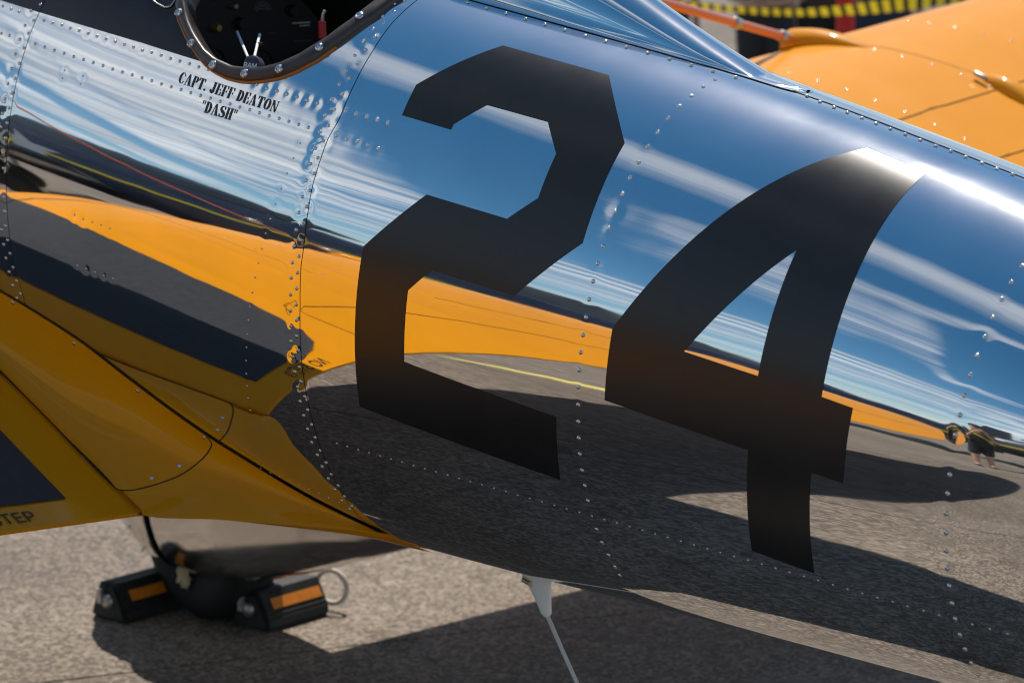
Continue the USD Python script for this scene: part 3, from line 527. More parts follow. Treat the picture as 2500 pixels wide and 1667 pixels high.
# glossy dark upper panel ahead of the cockpit
bl = np.array([[-1.12, 28.1]] + D['blackline'])
edge = np.array([(s, t) for s, t in to_ext if s < -0.30][::-1])
up = Polygon(np.vstack([bl * [1, .008], [(-0.322, 34.6 * .008)], (edge * [1, .008])[0:], [(-1.12, 92 * .008)]])).buffer(0)
sb = np.array([(seam0(t), t * .008) for t in np.linspace(20, 97, 40)])
fwdpoly = Polygon(np.vstack([sb - [g, 0], [(-1.2, 97 * .008), (-1.2, 20 * .008)]])); aftpoly = Polygon(np.vstack([sb + [g, 0], [(0, 97 * .008), (0, 20 * .008)]]))
for pl in (fwdpoly, aftpoly):
    m, n = decal(up.intersection(pl), un, 0.00035, 0.012); obj('dark_upper_panel', m, 'gloss_black', AIR, False, n)
fp = np.array([[-0.60, 92], [-0.575, 60], [-0.545, 45.0], [-0.5264, 42.35], [-0.50, 41.7], [-0.478, 41.6], [-0.4676, 42.2], [-0.466, 44.1], [-0.478, 92]])
m, n = decal(Polygon(fp * [1, .008]).buffer(0), un, 0.0030, 0.012); obj('windscreen_foot', m, 'gloss_black', AIR, False, n)
obj('windscreen_foot_edge', tube(surf(*resample(fp[1:8] * [1, .008], 50).T / np.array([[1], [.008]]), 0.0022), 0.0014, 6), 'dull_steel', AIR, True)

# leather bound cockpit rim with cup-washered screws
co = resample(to_ext * [1, .008], 120) / [1, .008]; ci = resample(ti_ext * [1, .008], 120) / [1, .008]
rows = []
for f, h in ((0.0, -0.0005), (0.0, 0.004), (0.10, 0.0085), (0.30, 0.0115), (0.55, 0.0125), (0.80, 0.0115), (0.95, 0.0085), (1.02, 0.003), (1.02, -0.012), (0.9, -0.03)):
    q = co * (1 - f) + ci * f; rows.append(surf(q[:, 0], q[:, 1], h + 0 * q[:, 0]))
rim = np.stack(rows, 1); rim[..., :] += 0.0007 * (meshkit.fbm(rim * 35, 3, seed=2) - 0.5)[..., None] * EW
R = obj('cockpit_rim', patch(rim), 'coaming_leather', AIR, True)
kk = slice(40, 84); obj('rim_edging', tube(surf(co[kk, 0] , co[kk, 1] - 0.12, 0.0015 + 0 * co[kk, 0]), 0.0028, 8), 'coaming_edge', R, True)
WASH = lathe([(0.0001, 0.0012), (0.0030, 0.0014), (0.0032, 0.0034), (0.0052, 0.0040), (0.0074, 0.0026), (0.0082, 0.0)], 20)
HEAD = lathe([(0.0001, 0.0018), (0.0012, 0.0018), (0.0014, 0.0032), (0.0026, 0.0030), (0.0030, 0.0016)], 12)
for s, t in D['bolts']:
    b = obj('rim_screw', on_skin(WASH, s, t, 0.0112), 'screw_metal', R, 40); obj('screw_head', on_skin(HEAD, s, t, 0.0114), 'screw_metal', b, 40)
# cockpit tub, instrument panel and small fittings
S_, T_ = np.meshgrid(np.linspace(-1.05, 0.10, 60), np.linspace(147, 392, 70), indexing='ij')
tub = surf(S_, T_); cen = OO + S_[..., None] * ES; tub = cen + (tub - cen) * 0.955
I = obj('cockpit_tub', cat([patch(tub)] + [trimesh.Trimesh(np.vstack([tub[k], tub[k].mean(0)[None]]), [(q, q + 1, tub.shape[1]) for q in range(tub.shape[1] - 1)], process=False) for k in (0, -1)]), 'interior_black', AIR, True)
def in_frame(s, w, v): return OO + ES * s + EW * w + EV * v
pan = [in_frame(-0.80, 0.40 * math.cos(a), 0.02 + 0.42 * math.sin(a)) for a in np.linspace(math.pi * 1.05, -math.pi * 0.05, 40)]
pan2 = [q + ES * 0.012 for q in pan]
PN = obj('instrument_panel', loft([pan, pan2]), 'panel_black', AIR)
def gauge(w, v, r):
    R_ = np.stack([-EW, EV, ES], 1)
    b = obj('gauge', placed(lathe([(0.0001, 0.004), (r * .9, 0.004), (r * .92, 0.010), (r, 0.010), (r, 0.0)], 28), R_, in_frame(-0.787, w, v)), 'panel_black', PN, 30)
    tick = cat([placed(box((0, r * .72, 0.0052), (0.0016, r * .16, 0.0008)), np.array([[math.cos(a), -math.sin(a), 0], [math.sin(a), math.cos(a), 0], [0, 0, 1]]), (0, 0, 0)) for a in np.linspace(-2.2, 2.2, 11)] + [box((0, r * .3, 0.006), (0.002, r * .62, 0.0008))])
    obj('dial_marks', placed(tick, R_, in_frame(-0.787, w, v)), 'print_grey', b)
for w_, v_, r_ in ((-0.23, 0.10, 0.042), (-0.12, 0.10, 0.042), (-0.01, 0.10, 0.042), (0.10, 0.10, 0.042), (-0.23, 0.22, 0.042), (-0.12, 0.23, 0.042), (0.0, 0.24, 0.042), (0.11, 0.22, 0.042)): gauge(w_, v_, r_)
# emblem, small print and knobs on the panel, a round mount knob on two white arms at the near sill, a red pull tag
R_ = np.stack([-EW, EV, ES], 1)
def panel_print(w, v, lines, name='panel_print', m='print_grey'):
    ms = []
    for (x0, x1, y, hh) in lines:
        xx = x0
        while xx < x1:
            L = float(rng.uniform(0.002, 0.006)); ms.append(box((-(xx + L / 2), y, 0.0003), (L, hh, 0.0006))); xx += L + float(rng.uniform(0.001, 0.0025))
    obj(name, placed(cat(ms), R_, in_frame(-0.7875, w, v)), m, PN)
panel_print(-0.234, 0.315, [(-0.02, 0.024, 0.003, 0.003), (-0.02, 0.005, -0.003, 0.002)], m='print_white')
panel_print(-0.236, 0.281, [(-0.02, 0.022, 0.0, 0.0025)])
panel_print(-0.15, 0.30, [(-0.015, 0.0, 0.0, 0.002)])
crest = cat([placed(box((0, r, 0.0003), (0.0035, 0.005, 0.0006)), np.array([[math.cos(a), -math.sin(a), 0], [math.sin(a), math.cos(a), 0], [0, 0, 1]]), (0, 0, 0)) for r in (0.016, 0.022) for a in np.linspace(-1.2, 1.2, 9)] + [box((-0.007, 0.008, 0.0003), (0.012, 0.003, 0.0006)), box((0.007, 0.008, 0.0003), (0.012, 0.003, 0.0006)), box((0, 0.014, 0.0003), (0.020, 0.003, 0.0006))])
obj('panel_emblem', placed(crest, R_, in_frame(-0.7875, -0.13, 0.342)), 'print_grey', PN)
for w_, v_, m_, r_ in ((-0.01, 0.319, 'brass', 0.008), (-0.07, 0.325, 'panel_black', 0.012), (-0.20, 0.345, 'panel_black', 0.012), (-0.05, 0.36, 'dull_steel', 0.006)):
    obj('panel_knob', placed(lathe([(0.0001, 0.02), (r_ * .8, 0.02), (r_, 0.015), (r_, 0.0)], 14), R_, in_frame(-0.789, w_, v_)), m_, PN, 30)
kn = np.array([-0.2282, -0.300, 1.4935]); toC = CAM - kn; toC /= np.linalg.norm(toC)
nk = np.array([0.45, -0.85, 0.28]); nk /= np.linalg.norm(nk)
Bk = basis(nk, (0.88, 0.47, -0.12))
K = obj('mount_knob', placed(lathe([(0.0001, 0.012), (0.010, 0.0116), (0.0155, 0.009), (0.0172, 0.003), (0.0172, -0.010), (0.012, -0.016)], 28), Bk, kn), 'knob_dark', AIR, 40)
tx = meshkit.text_mesh('RAM', 0.0085, 0.0004, bold=True); tx.apply_translation(-tx.bounds.mean(0)); obj('knob_lettering', placed(tx, Bk, kn + nk * 0.0122 - Bk[:, 1] * 0.003), 'print_white', K)
for a, b in (((-0.401, -0.2, 1.5424), (-0.256, -0.29, 1.5064)), ((-0.3351, -0.2, 1.5396), (-0.2374, -0.29, 1.507))):
    a, b = np.array(a), np.array(b); obj('mount_arm', tube([a, a * .5 + b * .5, b], 0.0026, 8), 'print_white', K, True)
obj('mount_clip', box((-0.290, -0.236, 1.5255), (0.010, 0.006, 0.006)), 'panel_black', K)
rt = cat([box((0, 0, 0), (0.004, 0.015, 0.030)), box((0, 0, 0.017), (0.003, 0.008, 0.006))]); obj('pull_tag', placed(rt, np.eye(3), (-0.2792, -0.1, 1.5447)), 'tag_red', AIR)
obj('tag_clip', tube([(-0.279, -0.1, 1.56), (-0.279, -0.098, 1.572), (-0.276, -0.096, 1.58)], 0.003, 8), 'dull_steel', AIR, True)

# ------------------------------------------------------------------ spine strip, headrest fairing
fl = np.array([(-0.02, 71.2)] + D['flangeline']); tip = np.array([(0.722, 86.2), (0.733, 87.6), (0.738, 90.0)])
port = np.vstack([fl, tip]); flange = Polygon(np.vstack([port * [1, .008], ((port * [1, -1] + [0, 180])[::-1]) * [1, .008]])).buffer(0)
m, n = decal(flange, un, 0.0016, 0.010); FLG = obj('headrest_flange', m, 'polished_aluminium', AIR, False, n)
pe = resample(port * [1, .008], 90) / [1, .008]; obj('flange_edge', tube(surf(pe[:, 0], pe[:, 1], 0.0004 + 0 * pe[:, 0]), 0.0007, 6), 'dark_gap', FLG, True)
sp = np.array([(0.70, 86.3)] + D['spineline'] + [(1.30, 86.7), (1.72, 86.3)])
spine = Polygon(np.vstack([sp * [1, .008], ((sp * [1, -1] + [0, 180])[::-1]) * [1, .008]])).buffer(0)
m, n = decal(spine, un, 0.0012, 0.008); SPN = obj('spine_strip', m, 'polished_aluminium', AIR, False, n)
pe = resample(sp * [1, .008], 90) / [1, .008]; obj('spine_edge', tube(surf(pe[:, 0], pe[:, 1] - 0.05, 0.0003 + 0 * pe[:, 0]), 0.0006, 6), 'dark_gap', SPN, True)
for s, t in RIV['flange']: obj('rivet', on_skin(DOME, s, t, 0.0014), 'rivet_metal', FLG, True)
for s, t in RIV['spine']: obj('rivet', on_skin(DOME, s, t, 0.0010), 'rivet_metal', SPN, True)
fb = np.array([(-0.06, 75.2)] + D['fairbase'] + [(0.728, 89.0)])
from scipy.interpolate import PchipInterpolator
RZ = PchipInterpolator([-0.2, 0.115, 0.442, 0.495, 0.588, 0.68, 0.724, 0.74], [1.925, 1.768, 1.607, 1.581, 1.5375, 1.4965, 1.4755, 1.466])
secs = []
for s in np.linspace(-0.045, 0.732, 90):
    tb = np.interp(s, fb[:, 0], fb[:, 1]); a, bt, bb, c = sec(s)
    Wd = a * math.cos(math.radians(tb)); base = surf(s, tb); topv = c + bt; vb = (base - OO) @ EV
    x = (OO + ES * s + EV * topv)[0]; H = max((float(RZ(x)) - (OO + ES * s + EV * vb)[2]) / EV[2], 0.004)
    row = []
    for ph in np.linspace(-0.06, math.pi + 0.06, 61):
        cs, sn = math.cos(ph), math.sin(ph); fr = 0.10 * Wd * max(0, 1 - abs(sn) / 0.22) ** 2
        row.append(OO + ES * s + EW * (Wd * np.sign(cs) * abs(cs) ** 0.92 + fr * np.sign(cs)) + EV * (vb + H * sn))
    secs.append(row)
hm = patch(np.array(secs)); capc = np.array(secs[0]).mean(0)
obj('headrest_fairing', hm, 'polished_aluminium', AIR, True)
r0 = np.array(secs[0]); obj('headrest_front', trimesh.Trimesh(np.vstack([r0, capc[None]]), [(k, k + 1, len(r0)) for k in range(len(r0) - 1)], process=False), 'coaming_leather', AIR)

# ------------------------------------------------------------------ wings
PU = PchipInterpolator([0, .15, .30, .446, .60, .75, .90, 1.02, 1.12, 1.20, 1.24, 1.25], [0.0, .068, .138, .205, .268, .320, .353, .363, .350, .310, .270, .235])
PLw = PchipInterpolator([0, .2, .5, .8, 1.05, 1.18, 1.235, 1.25], [-0.006, .018, .055, .095, .135, .170, .205, .235])
TIP = {-1: (2.45, 1.95, 1.2), 1: (3.75, 0.62, 0.55)}
WZ = {-1: (0.697, 0.06), 1: (0.712, 0.127)}
def wing_pt(side, y, c, upper=True, off=0.0):
    y, c = np.broadcast_arrays(np.asarray(y, float), np.asarray(c, float))
    t0, tl, ca = TIP[side]; f = np.sqrt(np.clip(1 - np.clip((y - t0) / tl, 0, 1) ** 2, 0.0004, 1)); cc = ca + (c - ca) * f
    zu, zl = PU(np.clip(c, 0, 1.25)), PLw(np.clip(c, 0, 1.25)); mid = 0.5 * (PU(np.clip(cc, 0, 1.25)) + PLw(np.clip(cc, 0, 1.25)))
    z = mid + (np.where(upper, zu, zl) - 0.5 * (zu + zl)) * f
    z0, k = WZ[side]
    wv = 0.0065 * (meshkit.fbm(np.stack([c * 3, y * 2.4, 0 * y + side], -1), 3, seed=4) - 0.5); q = np.abs(((y / 0.36) % 1) - 0.5)
    z = z + np.where(upper, (wv + 0.0045 * np.exp(-((0.5 - q) / 0.08) ** 2)) * np.sin(np.pi * np.clip(c / 1.25, 0, 1)) * f, 0)
    p = np.stack([-0.38 - cc, side * y, z0 + k * (y - 0.47) + z], -1)
    if np.any(off): p = p + np.asarray(off)[..., None] * wing_n(side, y, c)
    return p
def wing_n(side, y, c):
    h = 1e-3; a = wing_pt(side, y, np.clip(c + h, 0, 1.25)) - wing_pt(side, y, np.clip(c - h, 0, 1.25)); b = wing_pt(side, y + h, c) - wing_pt(side, y - h, c)
    n = np.cross(a, b); n /= np.linalg.norm(n, axis=-1, keepdims=True); return np.where(n[..., 2:] < 0, -n, n)
for side in (-1, 1):
    cs = 0.625 * (1 - np.cos(np.linspace(0, math.pi, 60)))
    ys = np.r_[np.linspace(0.462, TIP[side][0] - 0.04, 90), TIP[side][0] + TIP[side][1] * np.sin(np.linspace(0.02, math.pi / 2 - 0.01, 40))]
    Y, C_ = np.meshgrid(ys, cs, indexing='ij')
    up_, lo_ = wing_pt(side, Y, C_, True), wing_pt(side, Y, C_, False)
    ring = np.concatenate([up_, lo_[:, ::-1][:, 1:-1]], 1)
    WG = obj('wing', loft(ring), 'yellow_paint', AIR, True)
    # gaps of flap and aileron, rib seams
    gaps = []
    for y0, y1, c0 in ((1.10, 2.42, 0.255), (2.47, 3.55, 0.255), (2.10, 3.45, 0.50)):
        yy = np.linspace(y0, y1, 40); gaps.append(tube(wing_pt(side, yy, c0 + 0 * yy, True, -0.0002), 0.0024, 6))
        for ye in ((y0, y1) if c0 < 0.4 else ()): cc = np.linspace(0.0, c0, 16); gaps.append(tube(wing_pt(side, ye + 0 * cc, cc, True, -0.0002), 0.0024, 6))
    for gm in gaps: obj('panel_gap', gm, 'dark_gap', WG, True)
    for y0, y1 in ((2.87, 2.64), (1.62, 1.50)):
        cc = np.linspace(0.51, 1.19, 40); obj('rib_seam', tube(wing_pt(side, np.linspace(y0, y1, 40), cc, True, -0.0009), 0.0019, 6), 'dark_gap', WG, True)
    scr = []
    for ya, yb in ((2.48, 2.33), (2.87, 2.70), (3.25, 3.08), (2.10, 1.98), (1.70, 1.62)):
        for c0 in np.arange(0.36, 1.1, 0.082):
            y0 = float(np.interp(c0, [0.36, 0.90], [ya, yb]))
            scr.append(placed(dome(0.0042, 0.0018), basis(wing_n(side, y0, c0), (1, 0, 0)), wing_pt(side, y0, c0, True, 0.0)))
    for s_ in scr: obj('wing_screw', s_, 'screw_metal', WG, True)
    # anti-slip walkway beside the fuselage
    ww = [(0.585, 1.08), (0.585, 0.062)] if side < 0 else [(0.60, 1.08), (0.60, 0.062)]
    yo = 1.00
    pw = Polygon([(ww[0][0], 1.10), (ww[1][0], 0.062), (yo - 0.20, 0.062), (yo - 0.14, 0.072), (yo - 0.08, 0.10), (yo - 0.035, 0.15), (yo - 0.01, 0.21), (yo, 0.28), (yo, 1.10)])
    v, f = trimesh.creation.triangulate_polygon(pw, engine='earcut'); v = np.c_[v, np.zeros(len(v))]; v, f = trimesh.remesh.subdivide_to_size(v, f, 0.04, max_iter=10)
    obj('walkway', trimesh.Trimesh(wing_pt(side, v[:, 0], v[:, 1], True, 0.0022 + 0 * v[:, 0]), f, process=False), 'walkway_black', WG, False, wing_n(side, v[:, 0], v[:, 1]))
    if side < 0:
        t = meshkit.text_mesh('NO STEP', 0.027, 0.0004); t.apply_translation((-t.bounds[1][0], 0, 0)); tv = t.vertices
        yv, cv = 0.674 - tv[:, 0], 0.016 + tv[:, 1]
        obj('wing_lettering', trimesh.Trimesh(wing_pt(-1, yv, cv, True, 0.0018 + tv[:, 2]), t.faces, process=False), 'letter_black', WG)
    # fairing where the bracing strut meets the wing, and the strut up to the fuselage
    fz_ = []
    for q in np.linspace(0, 1, 22):
        c0 = 1.13 - 0.26 * q; hw = 0.052 * math.sqrt(max(1 - q, 0.0)) + 0.002; hh = 0.058 * (1 - q) ** 0.85 + 0.002; row = []
        for a in np.linspace(0, math.pi, 15):
            yv = 2.68 + 0.05 * q + hw * math.cos(a); b_ = wing_pt(side, yv, c0, True); row.append(b_ + np.array([0, 0, hh * math.sin(a) ** 0.8 - 0.003]))
        fz_.append(row)
    if side > 0:
        hf = []
        for q in np.linspace(0, 1, 14):
            c0 = 0.56 - 0.20 * q; hw = 0.030 * math.sqrt(max(math.sin(math.pi * (0.08 + 0.9 * q)), 0)) + 0.002; hh = 0.034 * math.sin(math.pi * (0.1 + 0.88 * q)) + 0.002
            hf.append([wing_pt(side, 2.845 + hw * math.cos(a), c0, True) + np.array([0, 0, hh * math.sin(a) - 0.003]) for a in np.linspace(0, math.pi, 13)])
        HF = obj('hinge_fairing', loft(hf), 'yellow_paint', WG, True)
        hb = wing_pt(side, np.full(12, 2.845), np.linspace(0.57, 0.36, 12), True); obj('hinge_pin', tube(hb[:3] + np.array([0, -0.035, 0.012]), 0.008, 8), 'dull_steel', HF, True)
    FA = obj('strut_fairing', loft(fz_), 'yellow_paint', WG, True)
    e0 = wing_pt(side, 2.63, 1.11, True) + np.array([0.02, 0, 0.034])
    tgt = np.array([-0.78, 0.329, 1.765]) if side > 0 else np.array([-1.60, -0.36, 1.86])
    obj('bracing_strut', tube(np.linspace(e0, tgt, 12), 0.013 if side > 0 else 0.005, 12), 'strut_orange', AIR, True)
    obj('strut_clamp', tube(np.linspace(e0 + (tgt - e0) * 0.015, e0 + (tgt - e0) * 0.030, 4), 0.017, 12), 'dull_steel', FA, True)
    obj('strut_clamp', tube(np.linspace(e0 + (tgt - e0) * 0.15, e0 + (tgt - e0) * 0.165, 4), 0.0165, 12), 'dull_steel', FA, True)

# ------------------------------------------------------------------ wing root fairing (port), rolled between fuselage side and wing root, running out aft of the trailing edge
G1 = np.array([(-1.12, -19.5)] + D['gap'])
G2 = np.array([(-1.12, -0.48, 1.02), (-0.82, -0.47, .901), (-0.745, -.47, .866), (-0.63, -.47, .812), (-0.50, -.47, .754), (-0.376, -.47, .695), (-0.27, -.378, .686), (-0.175, -.298, .678), (-0.095, -.226, .669), (-0.025, -.168, .659), (0.008, -.148, .644)])
uu = np.linspace(0, 1, len(G1))
G1f = PchipInterpolator(uu, G1); G2f = PchipInterpolator(uu, G2)
def fillet(u, t, side=-1):
    """u along, t from the fuselage (0) to the wing root (1)"""
    u, t = np.broadcast_arrays(np.asarray(u, float), np.asarray(t, float)); st_ = G1f(u); s, th = st_[..., 0], st_[..., 1]
    p0 = surf(s, th, 0.0025 + 0 * s); p3 = G2f(u); d = np.linalg.norm(p3 - p0, axis=-1, keepdims=True)
    tn = surf(s, th - 0.5) - surf(s, th); tn /= np.linalg.norm(tn, axis=-1, keepdims=True)
    flat = np.clip((u - 0.36) / 0.40, 0, 1)[..., None]; flat = flat * flat * (3 - 2 * flat)
    tw = np.array([0.10, 1.0, 0.10]) * (1 - flat) + (p0 - p3) / d * flat; tw = tw / np.linalg.norm(tw, axis=-1, keepdims=True)
    p1 = p0 + tn * d * 0.50; p2 = p3 + tw * d * 0.30
    T = t[..., None]; B = (1 - T) ** 3 * p0 + 3 * T * (1 - T) ** 2 * p1 + 3 * T ** 2 * (1 - T) * p2 + T ** 3 * p3
    if side > 0: B = B * [1, -1, 1]
    return B
def fillet_n(u, t):
    h = 1e-3; a = fillet(u + h, t) - fillet(u - h, t); b = fillet(u, t + h) - fillet(u, t - h); n = np.cross(a, b); n /= np.linalg.norm(n, axis=-1, keepdims=True)
    return np.where(n[..., 1:2] > 0, -n, n)
for side in (-1, 1):
    U, T = np.meshgrid(np.linspace(0, 1, 240), np.linspace(0, 1, 60), indexing='ij'); Pf = fillet(U, T, side)
    lowr = np.linspace(0.0, 1, 8); e = fillet(U[:, -1], T[:, -1], side); st_ = G1f(U[:, -1]); inn = surf(st_[:, 0], st_[:, 1] - 14); 
    if side > 0: inn = inn * [1, -1, 1]
    under = e[:, None] * (1 - lowr[None, :, None]) + inn[:, None] * lowr[None, :, None] - np.array([0, 0, 0.006]) * np.minimum(lowr * 6, 1)[None, :, None]
    FIL = obj('wing_root_fairing', cat([patch(Pf), patch(under)]), 'yellow_paint', AIR, 60)
    ed = fillet(np.linspace(0, 1, 160), 0.0 * np.linspace(0, 1, 160), side); obj('rubber_seal', tube(ed, np.interp(np.linspace(0, 1, 160), [0, .5, .8, 1], [.0007, .0009, .0011, .0006]), 8), 'dark_gap', FIL, True)
    rt_ = np.linspace(0.02, 0.5, 60); obj('root_gap', tube(fillet(rt_, 1 + 0 * rt_, side) + np.array([0, 0, 0.0004]), 0.0016, 6), 'dark_gap', FIL, True)
    if side < 0: FILP = FIL
# joint line and screws of the fairing
aj = PchipInterpolator(np.arange(8), [(0.4365, 0.998), (0.444, 0.931), (0.464, 0.672), (0.477, 0.488), (0.486, 0.303), (0.496, 0.133), (0.501, 0.058), (0.496, 0.012)])(np.linspace(0, 7, 80))
obj('fairing_joint', tube(fillet(aj[:, 0], np.clip(aj[:, 1], 0.005, 1)), 0.0013, 6), 'dark_gap', FILP, True)
for u_, t_ in ((0.141, 0.037), (0.294, 0.06), (0.408, 0.06), (0.49, 0.05), (0.469, 0.425), (0.453, 0.654)):
    obj('fairing_screw', placed(dome(0.0042, 0.0020), basis(fillet_n(u_, t_), (1, 0, 0)), fillet(u_, t_)), 'screw_metal', FILP, True)


# ------------------------------------------------------------------ main wheels in polished fairings
def spat(side):
    yc = side * 0.69; out = []
    xs = np.r_[-2.09 + 0.20 * (1 - np.cos(np.linspace(0, math.pi / 2, 14))), np.linspace(-1.86, -0.90, 40)]
    for x in xs:
        q = (x + 2.07) / 1.18; wd = 0.155 * (np.interp(q, [0, .03, .08, .15, .25, .45, .7, .9, 1], [.12, .50, .80, .95, 1, 1, .72, .33, .04]))
        zb = np.interp(x, [-2.07, -2.0, -1.89, -1.7, -1.5, -1.3, -1.1, -0.9], [.26, .175, .125, .108, .135, .195, .262, .335])
        zt = np.interp(x, [-2.07, -2.05, -2.0, -1.9, -1.75, -1.5, -1.25, -1.05, -0.9], [.30, .46, .60, .70, .74, .72, .60, .46, .348])
        row = []
        for a in np.linspace(0, 2 * math.pi, 40, endpoint=False):
            cs, sn = math.cos(a), math.sin(a); hz = (zt - zb) / 2
            row.append((x, yc + wd * np.sign(cs) * abs(cs) ** 0.8, (zt + zb) / 2 + hz * np.sign(sn) * abs(sn) ** (0.75 if sn < 0 else 1.0)))
        out.append(row)
    return np.array(out)
for side in (-1, 1):
    sp_ = spat(side); k = 16
    SPT = obj('wheel_fairing', loft(sp_[k:]), 'wheel_pant_metal', AIR, True)
    nose = sp_[:k + 1] + np.array([-0.004, 0, 0]); obj('fairing_nose', loft(nose), 'wheel_pant_metal', SPT, True)
    bd = sp_[k].mean(0) + (sp_[k] - sp_[k].mean(0)) * 1.008; obj('fairing_band', tube(np.vstack([bd, bd[:1]]) + np.array([-0.001, 0, 0]), 0.0030, 6), 'dark_gap', SPT, True)
    if side > 0:
        for kx, z_ in ((11, 0.262), (12, 0.232), (13, 0.160)):
            rw = sp_[kx]; rw = rw[rw[:, 1] < 0.69]; pz = rw[np.argmin(abs(rw[:, 2] - z_))]
            obj('fairing_screw', placed(dome(0.009, 0.005), basis((-0.3, -1, 0.1)), pz), 'screw_metal', SPT, True)
    tyre = lathe([(0.07, -0.05), (0.10, -0.066), (0.15, -0.078), (0.185, -0.070), (0.203, -0.045), (0.207, 0.0), (0.203, 0.045), (0.185, 0.070), (0.15, 0.078), (0.10, 0.066), (0.07, 0.05)], 48)
    tyre.vertices = tyre.vertices[:, [0, 2, 1]]; tyre.invert()
    WH = obj('wheel', placed(tyre, np.eye(3), (-1.745, side * 0.705, 0.203)), 'rubber', AIR, 50)
    hub = lathe([(0.001, -0.052), (0.045, -0.056), (0.068, -0.045), (0.068, 0.045), (0.045, 0.056), (0.001, 0.052)], 28); hub.vertices = hub.vertices[:, [0, 2, 1]]; hub.invert()
    obj('wheel_hub', placed(hub, np.eye(3), (-1.745, side * 0.705, 0.203)), 'dull_steel', WH, 40)
    leg = []
    for q in np.linspace(0, 1, 8):
        c = np.array([-1.73 + 0.06 * q, side * 0.70, 0.38 + 0.47 * q]); leg.append([c + np.array([0.19 * math.cos(a), 0.095 * math.sin(a), 0]) for a in np.linspace(0, 2 * math.pi, 20, endpoint=False)])
    obj('gear_leg', loft(leg), 'polished_aluminium', AIR, True)
    if side > 0:
        md = trimesh.creation.icosphere(4, 1.0); mv = md.vertices; md.vertices = mv * (0.25 + 1.5 * meshkit.fbm(mv * 2.6 + 4.0, 4, seed=6))[:, None]
        obj('mud_patch', placed(md, np.diag([0.024, 0.005, 0.026]), (-1.770, 0.6285, 0.105)), 'mud', WH, True)

# ------------------------------------------------------------------ belly aerial
bl_ = []
for q in np.linspace(0, 1, 16):
    z = 0.597 - 0.080 * q; xf = 0.108 + 0.064 * q + 0.004 * math.sin(q * math.pi); xb = 0.192 - 0.002 * q + 0.034 * max(0, 1 - q * 4.0) ** 2; th = 0.012 - 0.004 * q
    if q > 0.93: sh = (q - 0.93) / 0.07 * 0.004; xf += sh; xb -= sh; th -= sh * .6
    bl_.append([((xf + xb) / 2 + (xb - xf) / 2 * math.cos(a), th * math.sin(a), z) for a in np.linspace(0, 2 * math.pi, 24, endpoint=False)])
AN = obj('belly_aerial', loft(bl_), 'white_plastic', AIR, 40)
rd = np.array([(.180, 0, .522), (.2175, 0, .465), (.255, 0, .41), (.33, 0, .300), (.42, 0, .168)]); obj('aerial_rod', tube(rd, [0.0040, 0.0038, 0.0036, 0.0034, 0.003], 10), 'grey_rod', AN, True)
Rp = np.stack([(0.97, 0, -0.22), (0.22, 0, 0.97), (0, -1, 0)], 1)
PL = obj('placard', placed(box((0, 0, 0), (0.026, 0.012, 0.0008)), Rp, (0.143, -0.0118, 0.5765)), 'placard_tan', AN)
pt = cat([box((-0.009 + 0.0032 * k, 0.0015 + 0.001 * (k % 2), 0.0006), (0.0026, 0.0030, 0.0006)) for k in range(6)] + [box((-0.002, -0.003, 0.0006), (0.016, 0.0014, 0.0006))]); obj('placard_print', placed(pt, Rp, (0.143, -0.0118, 0.5765)), 'letter_black', PL)

# ------------------------------------------------------------------ wheel chocks
def chock(label, x, y, rz, ring):
    t = thing('wheel_chock', label, 'wheel chock', (x, y, 0), rz, 'rubber wheel chocks')
    pr = [(-0.062, 0), (0.062, 0), (0.068, 0.012), (0.066, 0.030), (0.062, 0.034), (0.062, 0.040), (0.058, 0.044)]
    pr += [(0.056, 0.050), (0.0525, 0.0545), (0.049, 0.062), (0.0435, 0.072), (0.038, 0.082)]
    for k in range(4): pr += [(0.030 - 0.013 * k, 0.096 + 0.002 * (k % 2)), (0.024 - 0.013 * k, 0.099)]
    pr += [(-0.034, 0.094), (-0.050, 0.060), (-0.060, 0.030), (-0.066, 0.012)]
    rp = Polygon(pr).buffer(0).buffer(0.0016).buffer(-0.0032).buffer(0.0016)
    e = trimesh.creation.extrude_polygon(rp.buffer(-0.004), 0.206, engine='earcut'); e.apply_translation((0, 0, -0.003)); e = cat([e, trimesh.creation.extrude_polygon(rp, 0.196, engine='earcut')]) if True else trimesh.creation.extrude_polygon(rp, 0.20, engine='earcut'); e.vertices = e.vertices[:, [0, 2, 1]]; e.invert()
    e2 = trimesh.creation.extrude_polygon(Polygon(pr).buffer(-0.010), 0.220, engine='earcut'); e2.vertices = e2.vertices[:, [0, 2, 1]]; e2.invert(); e2.apply_translation((0, -0.012, 0))
    obj('block', cat([e, e2]), 'ribbed_rubber', t, 30)
    nx = np.array([0.082 - 0.044, 0, 0.058 - 0.038]); dn = np.array([0.87, 0, 0.5])
    R3 = basis(dn, (0, 1, 0)); c = np.array([0.0475, 0.108, 0.0635]) + dn * 0.0012
    obj('reflective_stripe', placed(box((0, 0, 0), (0.165, 0.028, 0.0016)), R3, c), 'orange_tape', t)
    ey = lathe([(0.001, 0.014), (0.010, 0.013), (0.017, 0.008), (0.020, 0.0)], 18); Re = basis((0, -1, 0), (1, 0, 0))
    b = obj('end_bolt', placed(ey, Re, (0.004, -0.010, 0.050)), 'dull_steel', t, 40); obj('bolt_lug', placed(cat([box((-0.012, 0.010, 0.012), (0.016, 0.036, 0.012))]), Re, (0.0, -0.010, 0.055)), 'dull_steel', b)
    if ring:
        a = np.linspace(0, 2 * math.pi, 40); obj('rope_ring', tube(np.stack([0.010 + 0.043 * np.cos(a) + 0.03, 0.238 + 0.012 * np.cos(a), 0.062 + 0.043 * np.sin(a)], 1), 0.0068, 8, False), 'rope', t, True)
    return t
